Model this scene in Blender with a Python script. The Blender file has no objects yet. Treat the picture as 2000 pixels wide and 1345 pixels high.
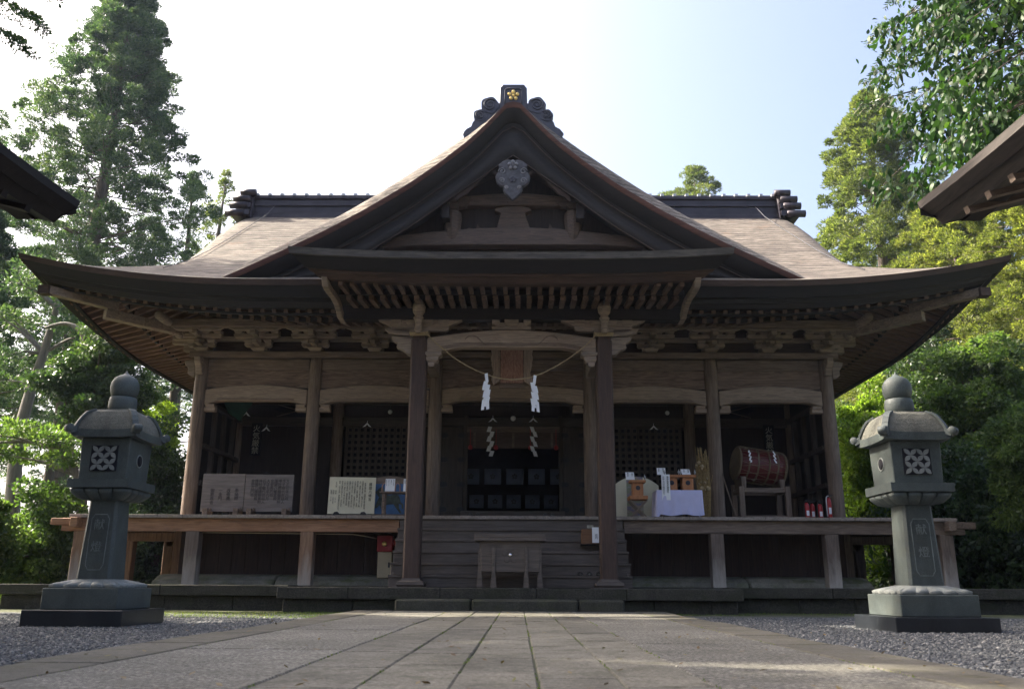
import bpy, math, random
import numpy as np
from mathutils import Vector, Matrix
sc = bpy.context.scene
COL = sc.collection
R = math.radians
# ------------------------------------------------------------------ camera
F_PX, W_PX = 1690.0, 2000.0
PITCH = math.atan((1142 - 672.5) / F_PX)
YAW = math.atan(16 * math.cos(PITCH) / F_PX)
ROLL = 0.0055
cam = bpy.data.cameras.new('camera'); camo = bpy.data.objects.new('camera', cam); COL.objects.link(camo)
cam.lens = 36 * F_PX / W_PX; cam.sensor_width = 36; cam.clip_end = 2000; cam.clip_start = 0.05
right0 = Vector((math.cos(YAW), math.sin(YAW), 0)); fwd0 = Vector((-math.sin(YAW), math.cos(YAW), 0))
fwd = fwd0 * math.cos(PITCH) + Vector((0, 0, 1)) * math.sin(PITCH)
up0 = right0.cross(fwd)
rt = right0 * math.cos(ROLL) + up0 * math.sin(ROLL)
up = up0 * math.cos(ROLL) - right0 * math.sin(ROLL)
m = Matrix((rt, up, -fwd)).transposed().to_4x4(); m.translation = Vector((0.15, 0, 0.40))
camo.matrix_world = m
cam.dof.use_dof = True; cam.dof.focus_distance = 17.0; cam.dof.aperture_fstop = 4.0
sc.camera = camo
# ------------------------------------------------------------------ world, sun, exposure
SUN = Vector((-0.72, 0.25, 0.65)).normalized()
wd = bpy.data.worlds.new('World'); sc.world = wd; wd.use_nodes = True
nt = wd.node_tree; bg = nt.nodes['Background']
sky = nt.nodes.new('ShaderNodeTexSky'); sky.sky_type = 'NISHITA'; sky.sun_disc = False
sky.sun_elevation = math.asin(SUN.z); sky.sun_rotation = math.atan2(SUN.x, SUN.y)
sky.air_density = 0.8; sky.dust_density = 8.0; sky.ozone_density = 1.0
nt.links.new(sky.outputs[0], bg.inputs[0]); bg.inputs[1].default_value = 0.15
sl = bpy.data.lights.new('sun', 'SUN'); sl.energy = 5.0; sl.angle = R(0.53); sl.color = (1.0, 0.91, 0.75)
so = bpy.data.objects.new('sun', sl); COL.objects.link(so); so.rotation_euler = SUN.to_track_quat('Z', 'Y').to_euler()
sc.view_settings.view_transform = 'Standard'; sc.view_settings.look = 'None'
sc.view_settings.gamma = 1.0; sc.view_settings.exposure = 1.7
sc.cycles.max_bounces = 8; sc.cycles.diffuse_bounces = 4; sc.cycles.transparent_max_bounces = 8
sc.render.film_transparent = False

rng = np.random.default_rng(7); random.seed(5)
# ------------------------------------------------------------------ helpers
class MB:
    def __init__(s): s.v = []; s.f = []; s.sm = []
    def add(s, vs, fs, smooth=False):
        b = len(s.v); s.v += [tuple(v) for v in vs]; s.f += [tuple(i + b for i in f) for f in fs]; s.sm += [smooth] * len(fs)
        return s
    def box(s, x0, x1, y0, y1, z0, z1, tx=0, ty=0):   # tx,ty: shrink of the bottom face
        v = [(x0+tx,y0+ty,z0),(x1-tx,y0+ty,z0),(x1-tx,y1-ty,z0),(x0+tx,y1-ty,z0),(x0,y0,z1),(x1,y0,z1),(x1,y1,z1),(x0,y1,z1)]
        return s.add(v, [(0,3,2,1),(4,5,6,7),(0,1,5,4),(1,2,6,5),(2,3,7,6),(3,0,4,7)])
    def prism(s, pts, a0, a1, axis='Y', smooth=False):   # polygon extruded along axis; pts (x,z) for Y, (y,z) for X, (x,y) for Z
        n = len(pts)
        def P(p, a): return (p[0], a, p[1]) if axis == 'Y' else ((a, p[0], p[1]) if axis == 'X' else (p[0], p[1], a))
        v = [P(p, a0) for p in pts] + [P(p, a1) for p in pts]
        fs = [tuple(range(n)), tuple(range(2*n-1, n-1, -1))]
        fs += [(i, i+n, (i+1) % n + n, (i+1) % n) for i in range(n)]
        return s.add(v, fs, smooth)
    def strip(s, tops, bots, y0, y1):   # beam with curved top and bottom, lists of (x,z), extruded in Y, built of quads
        n = len(tops); v = []
        for y in (y0, y1): v += [(x, y, z) for x, z in tops] + [(x, y, z) for x, z in bots]
        fs = []
        for i in range(n-1):
            fs += [(i, n+i, n+i+1, i+1), (2*n+i, 2*n+i+1, 3*n+i+1, 3*n+i), (i, i+1, 2*n+i+1, 2*n+i), (n+i, 3*n+i, 3*n+i+1, n+i+1)]
        fs += [(0, 2*n, 3*n, n), (n-1, 2*n-1, 4*n-1, 3*n-1)]
        return s.add(v, fs)
    def tube(s, path, rad, n=8, cap=True):
        path = [Vector(p) for p in path]
        rs = rad if isinstance(rad, (list, tuple)) else [rad] * len(path)
        v = []; a = None
        for i, p in enumerate(path):
            d = (path[min(i+1, len(path)-1)] - path[max(i-1, 0)]).normalized()
            if a is None: a = d.cross(Vector((0,0,1)) if abs(d.z) < .9 else Vector((1,0,0))).normalized()
            a = (a - d * a.dot(d)).normalized(); b = d.cross(a)
            for k in range(n):
                t = 2*math.pi*k/n; v.append(p + (a*math.cos(t) + b*math.sin(t)) * rs[i])
        fs = [(i*n+k, i*n+(k+1) % n, (i+1)*n+(k+1) % n, (i+1)*n+k) for i in range(len(path)-1) for k in range(n)]
        if cap: fs += [tuple(range(n-1, -1, -1)), tuple(range((len(path)-1)*n, len(path)*n))]
        return s.add(v, fs, True)
    def lathe(s, prof, c=(0,0,0), n=24, sx=1, sy=1, ph=0):
        v = []; fs = []; m_ = len(prof)
        for r, z in prof:
            for k in range(n):
                t = 2*math.pi*k/n + ph; v.append((c[0]+r*sx*math.cos(t), c[1]+r*sy*math.sin(t), c[2]+z))
        for i in range(m_-1):
            fs += [(i*n+k, i*n+(k+1) % n, (i+1)*n+(k+1) % n, (i+1)*n+k) for k in range(n)]
        fs += [tuple(range(n-1, -1, -1)), tuple(range((m_-1)*n, m_*n))]
        return s.add(v, fs, n > 8)
    def grid(s, fn, us, vs_, smooth=True):
        nu, nv = len(us), len(vs_); v = [fn(u, w) for u in us for w in vs_]
        return s.add(v, [(i*nv+j, i*nv+j+1, (i+1)*nv+j+1, (i+1)*nv+j) for i in range(nu-1) for j in range(nv-1)], smooth)
    def ball(s, c, r, n=8, sx=1, sy=1, sz=1):
        return s.lathe([(max(r*math.sin(math.pi*i/n), .0005), -r*sz*math.cos(math.pi*i/n)) for i in range(n+1)], c, n*2, sx, sy)
    def build(s, name, mat, parent=None, bevel=0, autosmooth=True):
        me = bpy.data.meshes.new(name); me.from_pydata(s.v, [], s.f); me.validate()
        if len(me.polygons) == len(s.sm): me.polygons.foreach_set('use_smooth', s.sm)
        me.materials.append(mat); o = bpy.data.objects.new(name, me); COL.objects.link(o)
        if parent is not None:
            o.parent = parent
            if parent.type == 'EMPTY': o.matrix_parent_inverse = Matrix.Translation(parent.location).inverted()
        if bevel:
            b = o.modifiers.new('bevel', 'BEVEL'); b.width = bevel; b.segments = 1; b.limit_method = 'ANGLE'; b.angle_limit = R(40)
        return o
def thing(name, label, cat, loc=(0,0,0), group=None, kind=None):
    o = bpy.data.objects.new(name, None); COL.objects.link(o); o.location = loc; o.empty_display_size = .2
    return tag(o, label, cat, group, kind)
def tag(o, label=None, cat=None, group=None, kind=None):
    if label: o['label'] = label
    if cat: o['category'] = cat
    if group: o['group'] = group
    if kind: o['kind'] = kind
    return o
def move(o, loc, rz=0, rx=0, ry=0):      # place a thing that was built about the origin
    o.location = loc; o.rotation_euler = (rx, ry, rz); return o
def kids(o): return [c for c in COL.objects if c.parent == o]
def copy_tree(o, parent=None):
    c = o.copy(); COL.objects.link(c)
    if parent: c.parent = parent
    for ch in kids(o): copy_tree(ch, c)
    return c
def lerp(a, b, t): return a + (b - a) * t
def interp(x, xs, ys): return float(np.interp(x, xs, ys))
def text(s, size, loc, mat, name, parent, rot=(R(90), 0, 0), extrude=.001, align='CENTER', line=1.0):
    cu = bpy.data.curves.new(name, 'FONT'); cu.body = s; cu.size = size; cu.extrude = extrude
    cu.align_x = align; cu.align_y = 'TOP'; cu.space_line = line; cu.resolution_u = 2
    t = bpy.data.objects.new(name, cu); COL.objects.link(t); bpy.context.view_layer.update()
    me = bpy.data.meshes.new_from_object(t.evaluated_get(bpy.context.evaluated_depsgraph_get()))
    COL.objects.unlink(t); bpy.data.objects.remove(t)
    me.transform(Matrix.Translation(loc) @ Matrix.Rotation(rot[2], 4, 'Z') @ Matrix.Rotation(rot[1], 4, 'Y') @ Matrix.Rotation(rot[0], 4, 'X'))
    me.materials.clear(); me.materials.append(mat)
    o = bpy.data.objects.new(name, me); COL.objects.link(o); o.parent = parent
    if parent.type == 'EMPTY': o.matrix_parent_inverse = Matrix.Translation(parent.location).inverted()
    return o
# ------------------------------------------------------------------ materials
def newmat(name):
    m_ = bpy.data.materials.new(name); m_.use_nodes = True; t = m_.node_tree
    return m_, t, t.nodes['Principled BSDF']
def nd(t, typ, **kw):
    n = t.nodes.new(typ)
    for k, v in kw.items():
        if k.startswith('i_'):
            key = k[2:]; key = int(key) if key.isdigit() else key
            n.inputs[key].default_value = v
        else: setattr(n, k, v)
    return n
def ramp(t, stops):
    n = t.nodes.new('ShaderNodeValToRGB'); e = n.color_ramp.elements
    while len(e) < len(stops): e.new(.5)
    for i, (p, c) in enumerate(stops): e[i].position = p; e[i].color = (*c, 1) if len(c) == 3 else c
    return n
def coords(t, scale=(1,1,1), rot=(0,0,0)):
    tc = t.nodes.new('ShaderNodeTexCoord'); mp = t.nodes.new('ShaderNodeMapping')
    mp.inputs['Scale'].default_value = scale; mp.inputs['Rotation'].default_value = rot
    t.links.new(tc.outputs['Object'], mp.inputs[0]); return mp.outputs[0]
def noise(t, vec, scale, detail=6, rough=.55, dist=0):
    n = nd(t, 'ShaderNodeTexNoise'); n.inputs['Scale'].default_value = scale; n.inputs['Detail'].default_value = detail
    n.inputs['Roughness'].default_value = rough; n.inputs['Distortion'].default_value = dist
    t.links.new(vec, n.inputs['Vector']); return n.outputs['Fac']
def mixc(t, fac, a, b, mode='MIX'):
    n = t.nodes.new('ShaderNodeMix'); n.data_type = 'RGBA'; n.blend_type = mode
    for sock, val in ((n.inputs[0], fac), (n.inputs[6], a), (n.inputs[7], b)):
        if hasattr(val, 'links'): t.links.new(val, sock)
        else: sock.default_value = val if not isinstance(val, tuple) or len(val) == 4 else (*val, 1)
    return n.outputs[2]
def bump(t, b, h, strength=.4, dist=.01):
    n = t.nodes.new('ShaderNodeBump'); n.inputs['Strength'].default_value = strength; n.inputs['Distance'].default_value = dist
    t.links.new(h, n.inputs['Height']); t.links.new(n.outputs[0], b.inputs['Normal']); return n
def wood(name, dark, light, axis='X', stain=(.5,.5,.5), stain_amt=.5, grain=1.0, rough=.75, distort=1.2):
    m_, t, b = newmat(name)
    k = {'X': (.6, 5, 7), 'Y': (5, .6, 7), 'Z': (6, 6, .5)}[axis]
    v = coords(t, tuple(c*grain for c in k))
    g = noise(t, v, 3.0, 8, .65, distort); r = ramp(t, [(.30, dark), (.5, tuple((a+c)/2 for a, c in zip(dark, light))), (.70, light)])
    t.links.new(g, r.inputs[0])
    s2 = noise(t, coords(t), .9, 5, .6); r2 = ramp(t, [(.35, (1,1,1)), (.7, stain)]); t.links.new(s2, r2.inputs[0])
    c = mixc(t, stain_amt, r.outputs[0], r2.outputs[0], 'MULTIPLY')
    g3 = noise(t, coords(t, tuple(c*3 for c in k)), 6, 4); c = mixc(t, .35, c, g3, 'OVERLAY') if False else c
    t.links.new(c, b.inputs['Base Color']); b.inputs['Roughness'].default_value = rough
    bump(t, b, g, .35, .008); return m_
def flat(name, col, rough=.6, metal=0, var=.12, scale=6, spec=None):
    m_, t, b = newmat(name)
    n = noise(t, coords(t), scale, 5); r = ramp(t, [(.3, tuple(c*(1-var) for c in col)), (.7, tuple(min(1, c*(1+var)) for c in col))])
    t.links.new(n, r.inputs[0]); t.links.new(r.outputs[0], b.inputs['Base Color'])
    b.inputs['Roughness'].default_value = rough; b.inputs['Metallic'].default_value = metal
    if spec is not None: b.inputs['Specular IOR Level'].default_value = spec
    return m_
def stone(name, dark, light, moss=None, moss_amt=.5, speck=120, rough=.8, bump_s=.3, big=1.5):
    m_, t, b = newmat(name)
    n = noise(t, coords(t), speck, 3, .7); r = ramp(t, [(.35, dark), (.65, light)]); t.links.new(n, r.inputs[0])
    n2 = noise(t, coords(t, (1,1,.55)), big*1.6, 9, .72, .5); r2 = ramp(t, [(.36, (.38,.39,.38)), (.5, (.8,.8,.79)), (.64, (1.15,1.15,1.12))]); t.links.new(n2, r2.inputs[0])
    c = mixc(t, .7, r.outputs[0], r2.outputs[0], 'MULTIPLY')
    if moss:
        n3 = noise(t, coords(t, (1,1,2.5)), 2.3, 8, .7); r3 = ramp(t, [(.48, (0,0,0)), (.62, (1,1,1))]); t.links.new(n3, r3.inputs[0])
        ml = t.nodes.new('ShaderNodeMath'); ml.operation = 'MULTIPLY'; ml.inputs[1].default_value = moss_amt; t.links.new(r3.outputs[0], ml.inputs[0])
        c = mixc(t, ml.outputs[0], c, moss)
    t.links.new(c, b.inputs['Base Color']); b.inputs['Roughness'].default_value = rough
    n4 = noise(t, coords(t), 18, 8, .7); bump(t, b, n4, bump_s, .02); return m_
def leafmat(name, cols, transl=.45, rough=.5, spec=.3):
    m_, t, b = newmat(name); out = t.nodes['Material Output']
    g = t.nodes.new('ShaderNodeNewGeometry')
    r = ramp(t, [(i/(len(cols)-1), c) for i, c in enumerate(cols)])
    n = noise(t, coords(t), .5, 3)
    a = t.nodes.new('ShaderNodeMath'); a.operation = 'MULTIPLY_ADD'; a.inputs[1].default_value = .55
    t.links.new(g.outputs['Random Per Island'], a.inputs[0])
    s_ = t.nodes.new('ShaderNodeMath'); s_.operation = 'MULTIPLY_ADD'; s_.inputs[1].default_value = 1.4; s_.inputs[2].default_value = -.45
    t.links.new(n, s_.inputs[0]); t.links.new(s_.outputs[0], a.inputs[2]); t.links.new(a.outputs[0], r.inputs[0])
    t.links.new(r.outputs[0], b.inputs['Base Color']); b.inputs['Roughness'].default_value = rough; b.inputs['Specular IOR Level'].default_value = spec
    tr = t.nodes.new('ShaderNodeBsdfTranslucent')
    c2 = mixc(t, 1.0, r.outputs[0], (1.5, 1.7, .7, 1), 'MULTIPLY'); t.links.new(c2, tr.inputs[0])
    mx = t.nodes.new('ShaderNodeMixShader'); mx.inputs[0].default_value = transl
    t.links.new(b.outputs[0], mx.inputs[1]); t.links.new(tr.outputs[0], mx.inputs[2]); t.links.new(mx.outputs[0], out.inputs[0]); return m_
M = {}
WD, WL = (.085,.06,.046), (.27,.20,.15)
M['wood_x'] = wood('weathered wood x', WD, WL, 'X', (.45,.42,.45))
M['wood_y'] = wood('weathered wood y', WD, WL, 'Y', (.5,.47,.47))
M['wood_z'] = wood('weathered wood z', WD, WL, 'Z', (.5,.47,.47), grain=.9)
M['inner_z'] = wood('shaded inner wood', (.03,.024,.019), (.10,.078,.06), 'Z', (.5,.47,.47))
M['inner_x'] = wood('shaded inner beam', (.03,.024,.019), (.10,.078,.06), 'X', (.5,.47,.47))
M['post'] = wood('porch post wood', (.036,.021,.016), (.095,.056,.040), 'Z', (.6,.55,.55), grain=1.2)
M['pale_x'] = wood('pale carved wood x', (.17,.125,.095), (.41,.315,.24), 'X', (.6,.55,.52), distort=2.2)
M['panel'] = wood('figured panel wood', (.055,.034,.027), (.30,.21,.155), 'X', (.6,.55,.52), grain=.55, distort=3.5)
M['bracket'] = wood('bracket wood', (.14,.108,.085), (.36,.285,.225), 'X', (.6,.55,.55))
M['pedi'] = wood('pediment timber', (.045,.032,.026), (.14,.098,.076), 'X', (.55,.5,.48), distort=2)
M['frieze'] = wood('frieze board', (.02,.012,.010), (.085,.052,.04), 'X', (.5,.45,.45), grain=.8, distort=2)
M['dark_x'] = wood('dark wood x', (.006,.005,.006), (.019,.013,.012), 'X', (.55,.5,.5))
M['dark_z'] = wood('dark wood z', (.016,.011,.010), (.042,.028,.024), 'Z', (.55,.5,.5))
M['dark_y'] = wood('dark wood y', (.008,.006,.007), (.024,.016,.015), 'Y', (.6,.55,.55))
M['rafter'] = wood('rafter wood', (.06,.036,.026), (.20,.13,.09), 'Y', (.5,.42,.4))
M['rafter_x'] = wood('side rafter wood', (.12,.07,.05), (.25,.155,.11), 'X', (.6,.5,.45))
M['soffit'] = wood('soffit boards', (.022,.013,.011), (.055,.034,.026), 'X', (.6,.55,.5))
M['sunlit_x'] = wood('veranda wood with sun painted in', (.17,.085,.045), (.44,.24,.135), 'X', (.6,.5,.42))  # left beams: warm sunlight put into the wood colour
M['sunlit_z'] = wood('side post with sun painted in', (.15,.085,.052), (.40,.25,.16), 'Z', (.6,.5,.45))  # left side posts and joists, sunlight painted into the colour
M['deck'] = wood('bleached deck planks', (.16,.13,.11), (.36,.31,.27), 'Y', (.6,.55,.5))
M['verge'] = wood('verge board edge', (.05,.02,.014), (.13,.05,.035), 'X', (.5,.4,.4))
M['underboard'] = wood('under veranda boards', (.022,.012,.009), (.065,.036,.026), 'Z', (.6,.5,.5))
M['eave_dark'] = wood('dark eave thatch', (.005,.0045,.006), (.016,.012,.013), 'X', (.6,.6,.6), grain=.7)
M['eave_red'] = wood('eave shingle butt', (.032,.016,.011), (.09,.052,.036), 'X', (.35,.3,.3), grain=1.3)
M['steps'] = wood('step planks', (.06,.048,.04), (.145,.117,.098), 'X', (.6,.55,.55))
def pale_foot(m_, z0=.38, z1=.95, col=(.42,.38,.33,1)):      # post colour gets unevenly paler towards the foot
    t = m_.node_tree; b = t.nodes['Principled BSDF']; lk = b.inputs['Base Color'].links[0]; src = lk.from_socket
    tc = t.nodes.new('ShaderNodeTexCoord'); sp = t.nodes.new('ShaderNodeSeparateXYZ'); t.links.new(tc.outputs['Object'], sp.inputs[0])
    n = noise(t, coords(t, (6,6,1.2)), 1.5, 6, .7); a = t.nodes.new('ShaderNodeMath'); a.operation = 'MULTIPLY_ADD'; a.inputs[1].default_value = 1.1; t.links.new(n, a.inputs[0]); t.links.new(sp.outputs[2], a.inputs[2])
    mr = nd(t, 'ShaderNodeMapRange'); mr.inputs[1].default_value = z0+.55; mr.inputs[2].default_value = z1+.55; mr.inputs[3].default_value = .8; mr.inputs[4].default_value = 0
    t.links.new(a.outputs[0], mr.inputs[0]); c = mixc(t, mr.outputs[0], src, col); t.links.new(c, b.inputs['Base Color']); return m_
M['vpost_sunlit'] = pale_foot(wood('veranda post with sun painted in', (.13,.07,.042), (.34,.205,.125), 'Z', (.6,.5,.45)))  # left front posts: warm sun put into the colour, foot paler
M['vpost'] = pale_foot(wood('veranda post grey', (.075,.055,.044), (.22,.165,.13), 'Z', (.5,.47,.47)))
M['bark'] = wood('tree bark', (.05,.036,.028), (.17,.125,.10), 'Z', (.5,.5,.5), grain=1.3)
M['bark_grey'] = wood('pale tree bark', (.10,.09,.075), (.26,.23,.19), 'Z', (.5,.5,.5))
M['orange'] = wood('orange lacquered wood', (.30,.11,.035), (.46,.19,.065), 'Z', (.8,.75,.7), stain_amt=.3, rough=.5)
M['plaqueside'] = wood('plaque side wood', (.22,.165,.13), (.46,.36,.29), 'Z', (.6,.55,.5), distort=2)
M['plaque'] = wood('red brown plaque wood', (.22,.10,.07), (.50,.32,.25), 'Z', (.5,.45,.42), distort=3)
M['ridge'] = flat('dark purplish ridge copper', (.035,.028,.036), .38, .35, .3, 3)
M['oni'] = flat('dark grey roof crest tile', (.045,.045,.065), .5, 0, .25, 9)
M['pendant'] = flat('weathered pendant wood', (.06,.06,.072), .7, 0, .4, 12)
M['pendant_edge'] = flat('bleached carved edge', (.17,.17,.19), .7, 0, .3, 20)
M['gold'] = flat('gilt crest', (.85,.62,.22), .38, .75, .1)
M['silver'] = flat('weathered silver metal', (.42,.42,.44), .45, .5, .2)
M['red'] = flat('red enamel', (.36,.012,.015), .4, 0, .1)
M['cream_board'] = flat('cream painted board', (.60,.56,.42), .6, 0, .06)
M['white'] = flat('white paper', (.80,.81,.84), .8, 0, .03)
M['cloth'] = flat('pale lilac cloth', (.50,.50,.72), .85, 0, .05)
M['ink'] = flat('black ink', (.02,.02,.03), .7, 0, .05)
M['fadeink'] = flat('faded ink', (.045,.04,.04), .8, 0, .1)
M['sign_white'] = flat('aged white paint', (.42,.40,.33), .8, 0, .2, 30)
M['cord'] = flat('old drum cord', (.20,.155,.10), .9, 0, .3, 60)
M['rope'] = flat('straw rope', (.34,.26,.15), .9, 0, .3, 60)
M['bluecloth'] = flat('blue grey banner cloth', (.16,.19,.26), .9, 0, .08)
M['black'] = flat('black rubber', (.012,.012,.014), .5, 0, .2)
M['interior'] = flat('dark interior', (.008,.008,.013), .9, 0, .2)
M['glass'] = flat('milk glass', (.75,.75,.72), .25, 0, .03)
M['drumhide'] = flat('drum hide', (.15,.11,.065), .7, 0, .2)
M['drumred'] = flat('deep red drum body', (.10,.012,.012), .5, 0, .15)
M['straw'] = flat('dry straw', (.34,.24,.11), .9, 0, .35, 40)
M['cabinet'] = flat('cream wooden cabinet', (.52,.42,.27), .6, 0, .08)
M['granite_cut'] = stone('cut granite letters', (.15,.175,.175), (.25,.28,.275), None, 0, 160, .8, .1)
M['plaster'] = stone('mossy plaster mound', (.16,.15,.12), (.27,.25,.20), (.085,.10,.035), .85, 60, .85)
M['granite'] = stone('grey green granite', (.042,.056,.056), (.105,.125,.12), (.07,.075,.06), .35, 160, .6, .12)
M['granite_dark'] = stone('polished dark granite', (.016,.019,.024), (.035,.04,.048), None, 0, 160, .28, .05)
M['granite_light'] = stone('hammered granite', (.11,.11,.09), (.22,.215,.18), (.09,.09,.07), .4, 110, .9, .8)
M['granite_carve'] = stone('pale carved granite', (.19,.205,.20), (.29,.31,.295), None, 0, 160, .7, .1)
M['platform'] = stone('dark mossy stone', (.022,.021,.017), (.075,.068,.053), (.028,.032,.014), .7, 45, .9, .9)
M['stepstone'] = stone('step stone', (.03,.03,.022), (.08,.076,.057), (.05,.055,.025), .6, 60, .9, .8)

def roofmat():
    m_, t, b = newmat('bark shingle roof')
    v = coords(t, (.9, 3.6, 6)); g = noise(t, v, 2.2, 10, .82, .15)
    r = ramp(t, [(.36, (.04,.034,.028)), (.5, (.16,.133,.11)), (.64, (.33,.28,.235))]); t.links.new(g, r.inputs[0])
    n2 = noise(t, coords(t), .45, 6, .6, .6); r2 = ramp(t, [(.30, (.45,.44,.46)), (.62, (1,1,1))]); t.links.new(n2, r2.inputs[0])
    c = mixc(t, .85, r.outputs[0], r2.outputs[0], 'MULTIPLY')
    n3 = noise(t, coords(t, (1, 1, 1)), 1.6, 7, .7); r3 = ramp(t, [(.58, (0,0,0)), (.72, (1,1,1))]); t.links.new(n3, r3.inputs[0])
    c = mixc(t, r3.outputs[0], c, (.17,.115,.08,1))
    w = nd(t, 'ShaderNodeTexWave'); w.bands_direction = 'Z'; w.inputs['Scale'].default_value = 2.6; w.inputs['Distortion'].default_value = 2.2
    rw = ramp(t, [(.0, (.52,.50,.48)), (.28, (.95,.95,.95)), (1, (1.06,1.06,1.06))]); t.links.new(w.outputs['Fac'], rw.inputs[0]); c = mixc(t, .9, c, rw.outputs[0], 'MULTIPLY')
    t.links.new(c, b.inputs['Base Color']); b.inputs['Roughness'].default_value = .9
    w.inputs['Detail'].default_value = 3; w.inputs['Detail Scale'].default_value = 3; t.links.new(coords(t), w.inputs[0])
    ad = t.nodes.new('ShaderNodeMath'); ad.operation = 'ADD'; t.links.new(g, ad.inputs[0])
    mu = t.nodes.new('ShaderNodeMath'); mu.operation = 'MULTIPLY'; mu.inputs[1].default_value = .35; t.links.new(w.outputs['Fac'], mu.inputs[0]); t.links.new(mu.outputs[0], ad.inputs[1])
    bump(t, b, ad.outputs[0], .7, .03); return m_
M['roof'] = roofmat()
# ------------------------------------------------------------------ ground, path, platform
def groundmat():
    m_, t, b = newmat('gravel and forest floor')
    vo = nd(t, 'ShaderNodeTexVoronoi'); vo.inputs['Scale'].default_value = 42; t.links.new(coords(t), vo.inputs['Vector'])
    r = ramp(t, [(0, (.035,.04,.046)), (.5, (.09,.095,.10)), (1, (.20,.20,.20))])
    sx = t.nodes.new('ShaderNodeSeparateColor'); t.links.new(vo.outputs['Color'], sx.inputs[0]); t.links.new(sx.outputs[0], r.inputs[0])
    soil = ramp(t, [(.3, (.035,.04,.015)), (.55, (.09,.10,.035)), (.75, (.16,.13,.08))]); t.links.new(noise(t, coords(t), 3, 9, .7), soil.inputs[0])
    tc = t.nodes.new('ShaderNodeTexCoord'); sp = t.nodes.new('ShaderNodeSeparateXYZ'); t.links.new(tc.outputs['Object'], sp.inputs[0])
    mx = t.nodes.new('ShaderNodeMath'); mx.operation = 'ABSOLUTE'; t.links.new(sp.outputs[0], mx.inputs[0])
    m2 = t.nodes.new('ShaderNodeMath'); m2.operation = 'MAXIMUM'; t.links.new(mx.outputs[0], m2.inputs[0])
    m3 = t.nodes.new('ShaderNodeMath'); m3.operation = 'SUBTRACT'; m3.inputs[1].default_value = 4.3; t.links.new(sp.outputs[1], m3.inputs[0]); t.links.new(m3.outputs[0], m2.inputs[1])
    n4 = noise(t, coords(t), 1.2, 5); a4 = t.nodes.new('ShaderNodeMath'); a4.operation = 'MULTIPLY_ADD'; a4.inputs[1].default_value = 2.0; t.links.new(n4, a4.inputs[0]); t.links.new(m2.outputs[0], a4.inputs[2])
    r4 = ramp(t, [(.0, (0,0,0)), (1, (1,1,1))]); mr = nd(t, 'ShaderNodeMapRange'); mr.inputs[1].default_value = 10.2; mr.inputs[2].default_value = 11.4
    t.links.new(a4.outputs[0], mr.inputs[0])
    c = mixc(t, mr.outputs[0], r.outputs[0], soil.outputs[0]); t.links.new(c, b.inputs['Base Color']); b.inputs['Roughness'].default_value = .9
    bump(t, b, vo.outputs['Distance'], .9, .02); return m_
g = MB()
gx = [-400,-150,-60,-30,-20,-14,-10,-7,-5,-2.46,2.46,5,7,10,14,20,30,60,150,400]; gy = [-200,-60,-20,-5,2,6,10,14.5,18,24,32,45,70,120,300,700]
g.grid(lambda x, y: (x, y, -.05 + (.0 if abs(x) < 12 and y < 30 else .25*math.sin(x*.07)*math.cos(y*.05))), gx, gy)
tag(g.build('ground', groundmat()), kind='structure')

def pavemat(name, cols, moss, scale=60, rough=.85, bs=.5):
    m_, t, b = newmat(name)
    n = noise(t, coords(t), scale, 6, .75); r = ramp(t, cols); t.links.new(n, r.inputs[0])
    n2 = noise(t, coords(t), 1.1, 8, .7, .5); r2 = ramp(t, [(.35, (.48,.48,.45)), (.62, (1,1,1))]); t.links.new(n2, r2.inputs[0])
    c = mixc(t, .85, r.outputs[0], r2.outputs[0], 'MULTIPLY')
    n3 = noise(t, coords(t), 4.5, 10, .75); r3 = ramp(t, [(.50, (0,0,0)), (.62, (.9,.9,.9))]); t.links.new(n3, r3.inputs[0])
    c = mixc(t, r3.outputs[0], c, moss)
    n6 = noise(t, coords(t, (1, 2.2, 1)), 9, 9, .8, .3); r6 = ramp(t, [(.54, (1,1,1)), (.62, (.38,.37,.33))]); t.links.new(n6, r6.inputs[0]); c = mixc(t, .9, c, r6.outputs[0], 'MULTIPLY')
    g_ = t.nodes.new('ShaderNodeNewGeometry'); r5 = ramp(t, [(0, (.78,.77,.76)), (1, (1.08,1.06,1.02))]); t.links.new(g_.outputs['Random Per Island'], r5.inputs[0])
    c = mixc(t, 1, c, r5.outputs[0], 'MULTIPLY')
    t.links.new(c, b.inputs['Base Color']); b.inputs['Roughness'].default_value = rough
    bump(t, b, n, bs, .012); return m_
PS = pavemat('path slabs', [(.32,(.075,.070,.058)),(.5,(.178,.168,.14)),(.68,(.31,.292,.245))], (.075,.072,.05,1), 40)
PK = pavemat('path kerb stones', [(.3,(.085,.078,.063)),(.55,(.15,.14,.116)),(.75,(.22,.205,.17))], (.09,.085,.05,1), 45)
PA = pavemat('exposed aggregate', [(.38,(.045,.044,.040)),(.5,(.175,.167,.145)),(.60,(.40,.385,.345))], (.12,.115,.095,1), 38, .8, 1.0)
joint = stone('mossy joint', (.03,.032,.015), (.075,.085,.03), (.05,.075,.02), .8, 90)
b = MB(); b.box(-2.44, 2.44, -6, 14.42, -.25, -.012)
pth = b.build('path_bed', joint); tag(pth, kind='structure')
sl_ = MB(); xs = [-.945,-.51,-.13,.235,.60,.97]
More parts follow.
